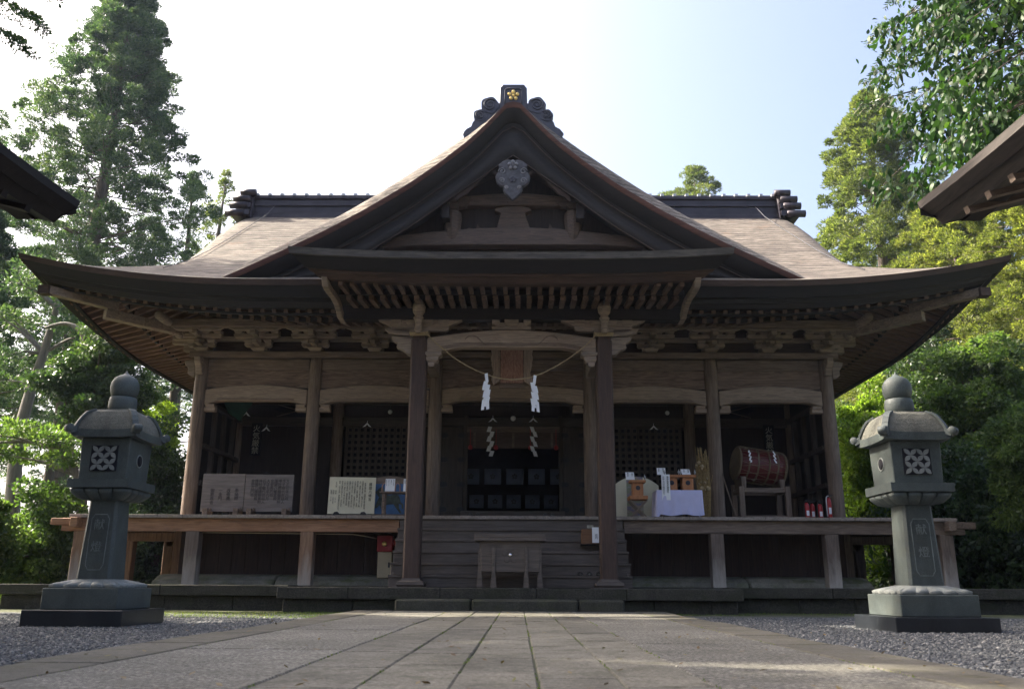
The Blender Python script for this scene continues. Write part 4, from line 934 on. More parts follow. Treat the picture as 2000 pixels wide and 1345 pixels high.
# weathered notice boards (left bay)
for i, (xa, xb, zt) in enumerate(((-6.30,-5.44,2.56),(-5.43,-4.44,2.55))):
    t_ = thing('notice_board', ['weathered wooden notice board with sparse faint writing nearest the corner column','weathered wooden notice board densely covered in faint columns of writing'][i], 'notice board', (xa, 17.75, FZ), 'weathered wooden notice boards')
    q = MB(); n = 3
    for k in range(n): q.box(xa+.002, xb-.002, 17.70, 17.73, lerp(1.80, zt, k/n)+.001, lerp(1.80, zt, (k+1)/n)-.001)
    q.build('board', wood('grey notice board', (.12,.105,.10), (.21,.185,.175), 'X', (.8,.77,.75)) if i == 0 else bpy.data.materials['grey notice board'], t_, .002)
    for k in (0, 1):
        x = lerp(xa, xb, .14+.72*k); q = MB(); q.box(x-.05, x+.05, 17.62, 17.95, FZ, 1.86); q.ball((x+.08, 17.69, 1.84), .035, 6); q.build('foot', M['wood_y'], t_, .006)
    if i == 0: s_ = ['奉\n納\n殿', '改\n修\n費', '一\n金\n円', '御\n寄\n進\n者']
    else: s_ = ['大\n正\n七\n年\n六\n月', '氏\n子\n総\n代\n世\n話\n人', '神\n社\n修\n繕\n御\n寄\n附', '護\n國\n八\n幡\n宮\n殿', '金\n壱\n百\n円\n也'] * 2
    for k, w_ in enumerate(s_):
        x = lerp(xb-.1, xa+.1, (k+.3)/len(s_)); text(w_, .075 if i else .085, (x, 17.695, zt-.10-(.2 if not i else 0)), M['fadeink'], 'lettering', t_, extrude=.001, line=.95)
# cream explanatory board
t_ = thing('information_board', 'cream board with black vertical Japanese text standing left of the porch post', 'sign', (-3.2, 17.6, FZ))
q = MB(); th = R(6)
q.add([(-3.70,17.60,1.76),(-2.76,17.60,1.76),(-2.76,17.66,2.49),(-3.70,17.66,2.50),(-3.70,17.63,1.76),(-2.76,17.63,1.76),(-2.76,17.69,2.49),(-3.70,17.69,2.50)], [(0,1,2,3),(7,6,5,4),(0,4,5,1),(3,2,6,7),(0,3,7,4),(1,5,6,2)])
q.build('board', M['cream_board'], t_)
for x in (-3.52, -2.98): q = MB(); q.prism([(x-.06,FZ),(x+.10,FZ),(x+.08,1.75),(x+.03,1.80),(x-.03,1.79),(x-.06,1.74)], 17.54, 17.60); q.build('foot', M['black'], t_, .004)
text('護\n國\n八\n幡\n宮', .068, (-2.86, 17.632, 2.38), M['ink'], 'title_lettering', t_, rot=(R(86),0,0), line=1.12)
body = ['祭神応神天皇　由緒当宮は坂上田村麻', '呂将軍が延暦年間に　勧請したと伝え', 'られ　源義家公が奥州征伐の折りに戦', '勝を祈願し　社殿を再建した　以来代', '々の領主の崇敬篤く　武運長久の神とし', 'て広く信仰された　佐竹氏の時代には', '祈願所となり　社領を寄進　社殿は江', '戸時代の建立で　県指定有形文化財', 'である　棟札により明らかである', '明治六年郷社に列せられ　今日に至る', '例祭　八月十五日　神輿渡御が行なわれる']
for i, s_ in enumerate(body):
    text('\n'.join(s_), .0335, (-2.965-.052*i, 17.634, 2.42-(.0 if i else .04)), M['ink'], 'text_column', t_, rot=(R(86),0,0), line=.93)
for i, s_ in enumerate(('年中行事　　元旦祭　　一月一日', '　　　　　　例大祭　　八月十五日', '　　　　　　新嘗祭　　十一月')):
    text('\n'.join(s_), .030, (-3.555-.047*i, 17.634, 2.40), M['ink'], 'text_column', t_, rot=(R(86),0,0), line=.93)
# blue picture board with a horse
t_ = thing('horse_picture', 'blue picture board with a dark standing horse behind the small table', 'picture', (-2.5, 17.9, FZ))
q = MB(); q.prism([(-2.86,1.72),(-2.05,1.72),(-2.05,2.47),(-2.3,2.53),(-2.5,2.555),(-2.7,2.53),(-2.86,2.49)], 17.90, 17.93); bo = q.build('board', M['wood_x'], t_)
q = MB(); q.box(-2.83, -2.19, 17.890, 17.898, 1.78, 2.39); q.build('blue_panel', flat('picture blue', (.045,.13,.30), .5, 0, .4, 2.5), bo)
horse = [(-2.80,2.22),(-2.72,2.30),(-2.66,2.34),(-2.62,2.28),(-2.60,2.18),(-2.50,2.16),(-2.40,2.18),(-2.33,2.17),(-2.29,2.10),(-2.27,2.02),(-2.22,1.98),(-2.21,1.88),(-2.245,1.90),(-2.25,1.97),(-2.31,1.99),(-2.30,1.90),(-2.24,1.80),(-2.28,1.795),(-2.36,1.90),(-2.42,1.98),(-2.55,1.97),(-2.60,1.90),(-2.58,1.82),(-2.54,1.80),(-2.60,1.795),(-2.66,1.88),(-2.70,1.96),(-2.76,1.90),(-2.80,1.90),(-2.76,2.02),(-2.72,2.12),(-2.76,2.17)]
q = MB(); q.prism(horse, 17.884, 17.889); q.build('painted_horse', flat('picture horse', (.05,.065,.05), .6, 0, .7, 9), bo)
# small table, notices on stands
def table(name, label, x0, x1, y0, y1, zt, mat):
    t_ = thing(name, label, 'table', ((x0+x1)/2, (y0+y1)/2, FZ)); q = MB(); q.box(x0, x1, y0, y1, zt-.03, zt); q.build('table_top', mat, t_, .004)
    for x in (x0+.08, x1-.08):
        for y in (y0+.05, y1-.05): q = MB(); q.box(x-.025, x+.025, y-.025, y+.025, FZ, zt-.032); q.build('leg', mat, t_, .003)
    return t_
table('side_table', 'narrow brown wooden table with paper notices left of the porch post', -2.60, -1.95, 17.15, 17.45, 2.165, M['wood_x'])
def notice(x, y, z, w, h, lines, label, lean=.04, name='paper_notice', size=.022, tilt=0):
    t_ = thing(name, label, 'notice', (x, y, z)); q = MB()
    q.add([(x-w/2,y,z),(x+w/2,y,z),(x+w/2+tilt,y+lean,z+h),(x-w/2+tilt,y+lean,z+h)], [(0,1,2,3)]); o = q.build('sheet', M['white'], t_); o.modifiers.new('t','SOLIDIFY').thickness = .004
    n = len(lines)
    for i, s_ in enumerate(lines):
        text('\n'.join(s_), size, (x+w/2-(i+.55)*w/n, y+lean*.8-.012, z+h*.93), M['ink'], 'text_column', t_, rot=(R(88),0,0), line=.92)
    return t_
notice(-2.415, 17.28, 2.167, .19, .26, ['御守りお札は','社務所にて','お受け下さい','お問合わせは'], 'white paper notice standing on the narrow brown table')
notice(-2.085, 17.28, 2.167, .13, .26, ['絵馬おみくじ','五百円'], 'narrow white notice at the end of the brown table, half hidden by the porch post', size=.03)
for x, l_ in ((-2.53,'small dark ornament left of the paper notice on the brown table'),(-2.27,'small dark ornament right of the paper notice on the brown table'),):
    q = MB(); q.tube([(x-.05,17.35,2.17),(x-.045,17.35,2.30),(x,17.35,2.36),(x+.045,17.35,2.30),(x+.05,17.35,2.17)], .012, 6); tag(q.build('ornament_hook', M['plaque']), l_, 'ornament')
# hydrant cabinet
t_ = thing('hydrant_cabinet', 'cream wooden cabinet with a red alarm box on top beside the steps', 'cabinet', (-2.47, 17.6, .36))
q = MB(); q.box(-2.63, -2.35, 17.50, 17.75, .52, 1.02); q.build('cabinet_body', M['cabinet'], t_, .01)
q = MB(); q.box(-2.65, -2.34, 17.46, 17.75, 1.02, 1.33); ro = q.build('red_box', M['red'], t_, .015)
q = MB(); q.lathe([(.045,0),(.05,.008),(.03,.015),(.012,.02)], (0,0,0), 16); q.v = [(-2.50+a, 17.455-c, 1.17+b_) for a, b_, c in q.v]; q.build('push_button', M['gold'], ro)
q = MB(); q.box(-2.42, -2.385, 17.49, 17.499, .72, .82); q.build('cabinet_handle', M['fadeink'], t_)
t_ = thing('alarm_lamp', 'round red alarm lamp beside the red alarm box', 'alarm lamp', (-2.27, 17.5, 1.18)); q = MB(); q.lathe([(.06,0),(.06,.03),(.045,.05),(.02,.06)], (0,0,0), 16); q.v = [(-2.275+a, 17.5-c, 1.19+b_) for a, b_, c in q.v]; q.build('lens', M['red'], t_)
q = MB(); q.tube([(-2.275,17.5,1.19),(-2.275,17.8,1.19)], .03, 8); q.build('mount', M['cream_board'], t_)
q = MB(); q.tube([(-5.95,17.0,1.345),(-4.2,17.0,1.335),(-3.05,17.0,1.325),(-2.85,17.1,1.30),(-2.66,17.4,1.27)], .009, 6); tag(q.build('alarm_cable', M['cabinet']), 'thin pale cable running under the veranda beam to the red alarm box', 'cable')
# offering box
t_ = thing('offering_box', 'grey wooden offering box with plum crest in front of the stairs', 'offering box', (0, 15.0, .355))
q = MB(); q.box(-.50, .51, 14.86, 15.36, .61, 1.11, .02); q.build('box_body', M['steps'], t_, .008)
q = MB(); q.box(-.595, .595, 14.78, 15.44, 1.11, 1.165); q.box(-.595, .595, 14.78, 14.83, 1.166, 1.225); q.box(-.595, .595, 15.39, 15.44, 1.166, 1.225); q.box(-.595, -.545, 14.831, 15.389, 1.166, 1.225); q.box(.545, .595, 14.831, 15.389, 1.166, 1.225); q.build('lid_frame', M['steps'], t_, .006)
q = MB()
for i in range(9): y = 14.87+.055*i; q.box(-.54, .54, y, y+.025, 1.168, 1.20)
q.build('lid_slats', M['steps'], t_)
for x in (-.50, -.27, .27, .50):
    q = MB(); f = 14.80 if abs(x) < .4 else 14.88; w = .026
    q.prism([(x-w,1.0),(x+w,1.0),(x+w,.62),(x+w*1.5,.50),(x+w*2.0,.357),(x-w*2.0,.357),(x-w*1.5,.50),(x-w,.62)], f, f+.055); q.build('leg', M['steps'], t_, .004)
for x in (-.5, .5): q = MB(); q.box(x-.03, x+.03, 15.30, 15.355, .355, 1.1); q.build('leg', M['steps'], t_, .004)
q = MB()
for k in range(5): a = R(90+72*k); q.prism([(.005+.098*math.cos(a)+.046*math.cos(b_), .885+.098*math.sin(a)+.046*math.sin(b_)) for b_ in np.linspace(0,6.28,21)[:-1]], 14.845, 14.862)
q.build('plum_crest', M['steps'], t_, .004)
q = MB(); q.ball((.005,14.85,.885), .030, 8, 1, .6, 1); q.build('crest_stud', flat('polished stud', (.8,.8,.8), .2, 1, .02), t_)
# brown notice box on the stairs
t_ = thing('fortune_slip_box', 'brown wooden box with a white handwritten sheet on the stairs beside the porch post', 'box', (1.5, 16.05, 1.11))
q = MB(); q.box(1.29, 1.70, 16.05, 16.3, 1.125, 1.385); q.build('box_body', wood('brown box wood', (.11,.05,.022), (.22,.11,.05), 'X', (.7,.6,.55)), t_, .006)
q = MB(); q.box(1.268, 1.72, 16.03, 16.32, 1.105, 1.124); q.build('tray', M['dark_x'], t_)
q = MB(); q.box(1.475, 1.70, 16.036, 16.041, 1.145, 1.42); sh = q.build('sheet', M['white'], t_)
text('お\nみ\nく\nじ', .062, (1.655, 16.034, 1.39), M['ink'], 'lettering', t_, line=.9); text('百\n円', .05, (1.55, 16.034, 1.30), M['ink'], 'lettering', t_, line=.95)
q = MB(); q.box(1.385, 1.50, 16.044, 16.048, 1.405, 1.455); q.build('label_strip', M['sign_white'], t_); text('一回百円', .024, (1.44, 16.042, 1.443), M['ink'], 'lettering', t_)
# slippers
def slipper(x, y, z, label, white):
    t_ = thing('slipper', label, 'slipper', (x, y, z), 'black slippers left by visitors')
    q = MB(); q.prism([(x+.045*math.cos(a), y+.13*math.sin(a)) for a in np.linspace(0,6.28,17)[:-1]], z, z+.018, 'Z'); q.build('sole', M['black'], t_)
    q = MB(); q.grid(lambda a, v_: (x+.05*math.cos(a), y-.12+.12*v_, z+.012+.055*math.sin(a)*(.55+.45*v_)), list(np.linspace(0, math.pi, 9)), [0,.35,.7,1]); o = q.build('upper', M['black'], t_); o.modifiers.new('t','SOLIDIFY').thickness = .006
    q = MB(); q.prism([(x+.036*math.cos(a), y+.11*math.sin(a)) for a in np.linspace(0,6.28,17)[:-1]], z+.018, z+.023, 'Z'); q.build('insole', M['silver'], t_)
for i, x in enumerate((-.78,-.65)): slipper(x, 16.90, VZ+.001, ['black slipper, outer one of the left pair at the top of the stairs','black slipper, inner one of the left pair at the top of the stairs'][i], True)
for i, x in enumerate((.655,.79)): slipper(x, 16.90, VZ+.001, ['black slipper, inner one of the right pair at the top of the stairs','black slipper, outer one of the right pair at the top of the stairs'][i], True)
zt = .352 + (VZ-.035-.352)/6 + .001
for i, x in enumerate((1.22,1.38,1.545)): slipper(x, 15.68, zt, ['black slipper on the bottom stair, farthest of three from the porch post','black slipper on the bottom stair, middle one of three','black slipper on the bottom stair, touching the porch post side'][i], False)
# picture screen behind the boxes
t_ = thing('picture_screen', 'cream screen with rounded top and a faint coloured picture strip behind the orange box', 'screen', (2.58, 18.0, FZ))
for x0, x1 in ((2.10, 2.36), (2.70, 3.02)):
    q = MB(); q.prism([(x0,FZ),(x1,FZ)] + [(lerp(x1,x0,i/8), 2.58-.9*(lerp(x1,x0,i/8)-2.56)**2) for i in range(9)], 17.98, 18.02); q.build('panel', M['cream_board'], t_)
q = MB(); q.prism([(2.36,FZ),(2.70,FZ)] + [(lerp(2.70,2.36,i/6), 2.575-.9*(lerp(2.70,2.36,i/6)-2.56)**2) for i in range(7)], 17.985, 18.015)
pm, t2, b2_ = newmat('faint mountain picture'); n_ = noise(t2, coords(t2, (1,1,2)), 4, 3, .5, 1.5)
r_ = ramp(t2, [(.3,(.08,.12,.25)),(.45,(.30,.22,.20)),(.55,(.20,.25,.14)),(.7,(.35,.30,.30))]); t2.links.new(n_, r_.inputs[0]); t2.links.new(r_.outputs[0], b2_.inputs['Base Color']); q.build('picture_strip', pm, t_)
# orange boxes
def obox(x, y, z, s_, label, stand=False):
    t_ = thing('offering_shrine_box', label, 'wooden box', (x, y, z), 'orange lacquered wooden boxes')
    q = MB(); w = .115*s_; q.box(x-w, x+w, y-w, y+w, z, z+.28*s_); q.build('box_body', M['orange'], t_, .004)
    q = MB(); q.box(x-w*1.45, x+w*1.45, y-w*1.45, y+w*1.45, z+.28*s_, z+.335*s_); q.build('tray_top', M['orange'], t_, .004)
    q = MB(); q.prism([(x+.05*s_*math.cos(a), z+.17*s_+.05*s_*math.sin(a)) for a in np.linspace(0,6.28,17)[:-1]], y-w-.004, y-w-.001); q.build('round_hole', M['ink'], t_)
    for sx in (-1, 1): q = MB(); q.lathe([(.006,0),(.012,.02),(.022,.05),(.008,.08),(.002,.11)], (x+sx*w*1.3, y-w*1.2, z+.336*s_), 6); q.build('finial', M['silver'], t_)
    return t_
st = thing('folding_stand', 'orange box stand on crossed brown legs in front of the cream screen', 'stand', (2.49, 17.3, FZ))
q = MB(); q.box(2.31, 2.67, 17.12, 17.48, 2.03, 2.10); q.build('stand_top', M['orange'], st, .004)
for y in (17.17, 17.43):
    for a, b_ in ((2.33, 2.65), (2.65, 2.33)): q = MB(); bar(q, (a, y+.01*(a>b_), FZ+.03), (b_, y+.01*(a>b_), 2.03), .03, .03); q.build('leg', M['wood_z'], st)
obox(2.49, 17.3, 2.101, .92, 'orange wooden box with round hole on the crossed-leg stand', True)
ct = table('cloth_covered_table', 'low wooden table hidden under a pale lilac cloth', 2.86, 3.70, 17.1, 17.6, 2.20, M['wood_x'])
obox(3.18, 17.42, 2.212, .95, 'orange wooden box on the cloth table partly behind the hanging paper strip')
obox(3.50, 17.42, 2.212, .95, 'orange wooden box at the drum end of the cloth table')
q = MB()
def cloth(u, v_):   # u round the perimeter of three sides and over the top
    return None
P3 = [(2.84,17.62)] + [(2.84, lerp(17.62,17.08,i/8)) for i in range(1,9)] + [(lerp(2.84,3.72,i/24),17.08) for i in range(1,25)] + [(3.72,lerp(17.08,17.62,i/8)) for i in range(1,9)]
def cf(i, k):
    x, y = P3[int(i)]; k = int(k); d = [0, .02, .12, .24, .36, .46][k]; amp = .016*(d/.46); cx_, cy_ = 3.28, 17.35
    nx, ny = (x-cx_), (y-cy_)*1.4; l = math.hypot(nx, ny); f = (amp*math.sin(i*1.15)+.010*(d>.01) + .07*d)
    drop = d * (1.05 + (.12 if i in (7,8,9) else 0) + .03*math.sin(i*.5))
    return (x+nx/l*f, y+ny/l*f, 2.206-drop)
q.grid(cf, list(range(len(P3))), [0,1,2,3,4,5]); q.grid(lambda x, y: (x, y, 2.2065), list(np.linspace(2.84,3.72,6)), [17.08,17.35,17.62])
tag(q.build('tablecloth', M['cloth']), 'pale lilac cloth draped over the low table beside the drum', 'tablecloth')
notice(2.34, 17.14, 2.412, .17, .15, ['お願い','奉納料'], 'small white notice propped on the orange box of the crossed-leg stand', size=.03, tilt=-.01)
notice(2.98, 17.30, 2.53, .17, .14, ['絵馬奉納','五百円'], 'white notice card standing behind the long paper strip', size=.028)
notice(3.49, 17.36, 2.535, .17, .12, ['開運','お守'], 'white notice card leaning on the orange box at the drum end', size=.035, tilt=-.02)
notice(3.02, 17.06, 2.01, .165, .50, ['願掛絵馬祈願御札','お申込は社務所まで'], 'long cream paper strip with vertical brush writing hanging over the lilac cloth', lean=.02, size=.045)
# straw broom bundle
t_ = thing('straw_bundle', 'tall dry straw and flower bundle leaning behind the column next to the drum', 'straw bundle', (4.0, 18.3, FZ))
q = MB()
for i in range(120):
    a = random.uniform(-1,1); x = 4.02+.10*a; q.tube([(x*1+.0, 18.3+random.uniform(-.08,.08), FZ), (x+.05*a, 18.3, 2.4), (x+random.uniform(-.12,.10), 18.3+random.uniform(-.1,.1), random.uniform(2.5,3.25))], .005, 4, False)
q.build('stalks', M['straw'], t_)
q = MB()
for i in range(14): q.ball((4.0+random.uniform(-.15,.1), 18.2+random.uniform(-.05,.05), random.uniform(2.3,2.95)), random.uniform(.02,.05), 4)
q.build('dried_flowers', M['rope'], t_)
# drum on stand
t_ = thing('drum_stand', 'square dark wooden frame stand under the big red drum', 'stand', (5.4, 19.0, FZ))
for x in (4.90, 5.88):
    for y in (18.7, 19.35): q = MB(); q.box(x-.055, x+.055, y-.05, y+.05, FZ, 2.46 if y < 19 else 2.56); q.build('post', M['wood_z'], t_, .006)
for z in (1.80, 2.38):
    for y in (18.7, 19.35): q = MB(); q.box(4.96, 5.82, y-.035, y+.035, z-.05, z+.05); q.build('rail', M['wood_x'], t_, .006)
    for x in (4.90, 5.88): q = MB(); q.box(x-.035, x+.035, 18.76, 19.29, z-.05, z+.05); q.build('rail', M['wood_y'], t_, .006)
for x, h in ((4.97,.25),(5.80,.18)): q = MB(); q.prism([(x-.05,2.43),(x+.05,2.43),(x+.05,2.43+h),(x-.05,2.43+h)], 18.72, 19.33); q.build('cradle', M['wood_z'], t_, .006)
dr = thing('drum', 'big red barrel drum laced with pale cords lying tilted on a frame stand', 'drum', (0,0,0))
q = MB(); q.lathe([(.33,-.50),(.355,-.3),(.37,0),(.355,.3),(.33,.50)], (0,0,0), 32); q.build('drum_body', M['drumred'], dr)
q = MB(); q.lathe([(.345,-.53),(.36,-.52),(.36,-.49),(.345,-.48)], (0,0,0), 32); q.build('drum_head', M['drumhide'], dr)
q = MB(); q.lathe([(.345,.48),(.36,.49),(.36,.52),(.345,.53)], (0,0,0), 32); q.build('drum_head', M['drumhide'], dr)
for z in (-.32,-.12,.12,.32):
    q = MB(); r0 = .375 - .18*z*z; q.lathe([(r0-.01,z-.02),(r0+.006,z-.016),(r0+.006,z+.016),(r0-.01,z+.02)], (0,0,0), 32); q.build('band', M['drumhide'], dr)
q = MB()
for i in range(28):
    a0 = 2*math.pi*i/28; a1 = 2*math.pi*(i+2.2)/28; s_ = 1 if i % 2 else -1; q.tube([(.385*math.cos(lerp(a0,a1,k/5)), .385*math.sin(lerp(a0,a1,k/5)), s_*lerp(-.5,.5,k/5)) for k in range(6)], .0042, 4, False)
q.build('lacing_cord', M['cord'], dr)
move(dr, (5.38, 19.0, 2.92), rx=0, ry=R(90+8), rz=R(6))
shide(5.10, 18.60, 3.22, .26, .05, False, 'small white paper streamer on the drum nearer the column')
shide(5.62, 18.58, 3.20, .26, .05, True, 'small white paper streamer on the middle of the drum')
q = MB(); q.tube([(4.42,18.3,2.68),(4.68,18.3,FZ)], .012, 6); tag(q.build('wooden_pole', M['wood_z']), 'thin wooden pole leaning on the column beside the drum stand', 'pole')
# fire extinguishers
def exting(x, y, label, h=.40, r=.055, silver=False):
    t_ = thing('fire_extinguisher', label, 'fire extinguisher', (x, y, FZ), 'fire extinguishers by the corner column')
    q = MB(); q.lathe([(r*.9,0),(r,.01),(r,h*.82),(r*.8,h*.93),(r*.35,h)], (x,y,FZ), 16); q.build('cylinder', M['red'], t_)
    q = MB(); q.box(x-r*.5, x+r*.5, y-r-.004, y-r+.02, FZ+h*.35, FZ+h*.6); q.build('white_label', M['white'], t_)
    q = MB(); q.tube([(x,y,FZ+h),(x,y,FZ+h+.05)], .014, 8); q.box(x-.015, x+.09, y-.012, y+.012, FZ+h+.05, FZ+h+.065); q.box(x-.015, x+.07, y-.012, y+.012, FZ+h+.025, FZ+h+.035); q.build('valve_handle', M['black'], t_)
    q = MB(); q.tube(smooth([(x,y-.01,FZ+h+.03),(x-.05,y-.02,FZ+h),(x-.06,y-.03,FZ+h*.6),(x-.055,y-.03,FZ+h*.25)], 4), .009 if not silver else .014, 6); q.build('hose', M['black' if not silver else 'silver'], t_)
exting(6.15, 18.35, 'red fire extinguisher standing alone nearest the drum stand', .42)
exting(6.33, 18.55, 'red fire extinguisher second from the drum stand, in the middle cluster', .42)
exting(6.44, 18.40, 'red fire extinguisher third from the drum stand with small label', .40)
exting(6.60, 18.30, 'tall red fire extinguisher with a silver pipe nearest the corner column', .52, .05, True)
# 'no fire' signs
for s, l_ in ((-1, 'dark vertical sign with pale fire warning characters in the bay of wooden notice boards'), (1, 'dark vertical sign with pale fire warning characters above the big drum')):
    t_ = thing('fire_warning_sign', l_, 'sign', (s*6.35, 21.1, 3.9)); x = s*6.33 if s < 0 else 6.27
    q = MB(); q.box(x-.13, x+.13, 21.08, 21.11, 3.42, 4.22); q.build('board', M['interior'], t_, .004)
    text('火\n気\n厳\n禁', .185, (x, 21.076, 4.17), M['sign_white'], 'lettering', t_, line=.98, extrude=.003)
# green cloth hung in the corner of the left bay
q = MB(); q.add([(-6.75,19.2,4.75),(-5.75,19.6,4.85),(-6.25,19.5,3.98),(-6.5,19.4,4.15)], [(0,1,2,3)]); o = q.build('green_cloth', flat('dark green cloth', (.012,.05,.035), .9, 0, .2)); o.modifiers.new('t','SOLIDIFY').thickness = .01
tag(o, 'dark green cloth hanging in the upper corner above the wooden notice boards', 'cloth')
# round white lamp and electric box below the lattice
for s, x, l_ in ((1, 3.72, 'small round white lamp above the lattice window beside the drum bay'), (-1, -2.98, 'small white lamp on black wires above the lattice window beside the cream sign')):
    t_ = thing('wall_lamp', l_, 'lamp', (x, 20.6, 4.45)); q = MB(); q.ball((x,20.6,4.42), .055, 6); q.build('globe', M['glass'], t_); q = MB(); q.tube([(x,20.6,4.46),(x+.02,20.6,4.97)], .01, 5); q.build('cord', M['black'], t_)
# ------------------------------------------------------------------ stone lanterns
def lantern(cut):
    t_ = thing('stone_lantern', None, 'stone lantern', (0,0,0), 'stone lanterns flanking the path')
    q = MB(); q.box(-.545,.545,-.545,.545,-.02,.15); q.build('plinth', M['granite_dark'], t_, .006)
    q = MB(); q.box(-.42,.42,-.42,.42,.152,.375); q.build('pedestal', M['granite'], t_, .008)
    q = MB()     # lotus slab: ring of petals
    for k in range(4):
        c, s = math.cos(k*math.pi/2), math.sin(k*math.pi/2)
        for j in range(5):
            cx_ = -.32+.16*j; vs = []; n = 9
            for a in range(n):
                u = a/(n-1); xx = cx_+(u-.5)*.16; bul = math.sin(math.pi*u)
                for r_, z_ in ((.20,.468),(.28,.447+.004*bul),(.335+.030*bul,.420+.006*bul**2),(.355+.045*bul**.7,.398+.014*bul),(.350+.035*bul**.7,.380)):
                    px_ = xx*(r_/.39)*.98 if r_ < .36 else xx*1.0; vs.append((px_*c + (-r_)*(-s)*-1, px_*s + (-r_)*c, z_))
            vs = [(v[0], v[1], v[2]) for v in vs]
            q.add(vs, [(a*5+b_, a*5+b_+1, (a+1)*5+b_+1, (a+1)*5+b_) for a in range(n-1) for b_ in range(4)], True)
    q.box(-.35,.35,-.35,.35,.376,.39); q.box(-.2,.2,-.2,.2,.40,.472); q.build('lotus_slab', M['granite_carve'], t_)
    q = MB(); w0, w1 = .195, .165
    z0, z1 = .472, 1.335; c = .03
    def oct_(w): return [(-w+c,-w),(w-c,-w),(w,-w+c),(w,w-c),(w-c,w),(-w+c,w),(-w,w-c),(-w,-w+c)]
    q.add([(x,y,z0) for x, y in oct_(w0)]+[(x,y,z1) for x, y in oct_(w1)], [tuple(range(7,-1,-1)), tuple(range(8,16))]+[(i,(i+1)%8,8+(i+1)%8,8+i) for i in range(8)]); sh_ = q.build('shaft', M['granite'], t_, .003)
    q = MB()     # sunk-panel frame on the front
    def fy(z): return -(lerp(w0, w1, (z-z0)/(z1-z0))+.002)
    P = [(-.085,.60),(-.10,.62),(-.10,1.13),(-.085,1.15),(-.07,1.18),(.07,1.18),(.085,1.15),(.10,1.13),(.10,.62),(.085,.60),(.07,.57),(-.07,.57),(-.085,.60)]
    q.tube([(x, fy(z)+.003, z) for x, z in P], .006, 5, False); q.build('panel_frame', M['granite_cut'], sh_)
    text('献\n　\n燈', .125, (0, fy(.85)-.004, 1.12), M['granite_cut'], 'carved_lettering', sh_, rot=(R(88.2),0,0), line=.97, extrude=.002)
    q = MB(); q.box(-.35,.35,-.35,.35,1.465,1.56); q.box(-.31,.31,-.31,.31,1.335,1.465,.11,.11)
    for k in range(4):
        c_, s_ = math.cos(k*math.pi/2), math.sin(k*math.pi/2)
        for j in range(4):
            cx_ = -.24+.16*j
            vs = []; n = 7
            for a in range(n):
                u = a/(n-1); xx = cx_+(u-.5)*.145; b2 = math.sin(math.pi*u)**.6
                for r_, z_ in ((.205,1.336),(.25+.02*b2,1.365-.012*b2),(.305+.025*b2,1.41),(.32+.02*b2,1.445),(.30,1.463)):
                    f_ = .72+.28*(r_-.2)/.11; px_, py_ = xx*f_, -r_; vs.append((px_*c_-py_*s_, px_*s_+py_*c_, z_))
            q.add(vs, [(a*5+b_, (a+1)*5+b_, (a+1)*5+b_+1, a*5+b_+1) for a in range(n-1) for b_ in range(4)], True)
    q.build('lotus_table', M['granite'], t_, 0)
    q = MB(); w = .285; q.box(-w,w,-w,w,1.562,2.03,.012,.012); fb = q.build('fire_box', M['granite'], t_, .008)
    q = MB(); q.box(-.155,.155,-w-.003,-w+.02,1.655,1.945); q.build('window_recess', M['interior'], fb)
    q = MB()
    cell = .14
    for gx_ in range(2):
        for gz_ in range(2):
            X0, Z0 = -.14+gx_*cell, 1.66+gz_*cell
            for (a0, b0, a1, b1) in ((0,0,1,1),(0,1,1,0)):
                p0 = Vector((X0+a0*cell, Z0+b0*cell)); p1 = Vector((X0+a1*cell, Z0+b1*cell)); cc = (p0+p1)/2
                for (pa, pb) in ((p0, cc), (cc, p1)):
                    d = pb-pa; nrm = Vector((-d.y, d.x)); pts = [pa+d*.02] + [pa+d*u+nrm*.24*math.sin(math.pi*u) for u in (.2,.4,.6,.8)] + [pb-d*.02] + [pa+d*u-nrm*.24*math.sin(math.pi*u) for u in (.8,.6,.4,.2)]
                    q.prism([(p.x, p.y) for p in pts], -w-.016, -w-.004)
    q.build('flower_lattice', M['granite_carve'], fb)
    for s in (-1, 1):
        q = MB(); q.lathe([(.066,-.004),(.066,.002)], (0,0,0), 24); q.v = [(s*(w-.0)+c_*s, a, 1.80+b_) for a, b_, c_ in q.v]; q.build('round_window', M['interior'], fb)
        q = MB(); q.tube([(s*(w-.002), .07*math.cos(a), 1.80+.07*math.sin(a)) for a in np.linspace(0,6.283,25)], .008, 5, False); q.build('round_rim', M['granite_carve'], fb)
    # cap: hammered dome with four smooth ribs and rolled corners
    q = MB(); pr_ = [(.355,2.115),(.345,2.16),(.325,2.22),(.30,2.28),(.265,2.34),(.20,2.38)]
    for i in range(len(pr_)-1):
        a, za = pr_[i]; b_, zb = pr_[i+1]; n = 10
        for k in range(4):
            c_, s_ = math.cos(k*math.pi/2), math.sin(k*math.pi/2); R2 = lambda x, y, z: (x*c_-y*s_, x*s_+y*c_, z)
            vs = [R2(lerp(-a, a, j/n), -a, za + (.018*abs(2*j/n-1)**3 if i == 0 else 0)) for j in range(n+1)] + [R2(lerp(-b_, b_, j/n), -b_, zb) for j in range(n+1)]
            q.add(vs, [(j, j+1, n+2+j, n+1+j) for j in range(n)], False)
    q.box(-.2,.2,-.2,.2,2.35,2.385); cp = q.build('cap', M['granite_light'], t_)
    q = MB(); n = 10
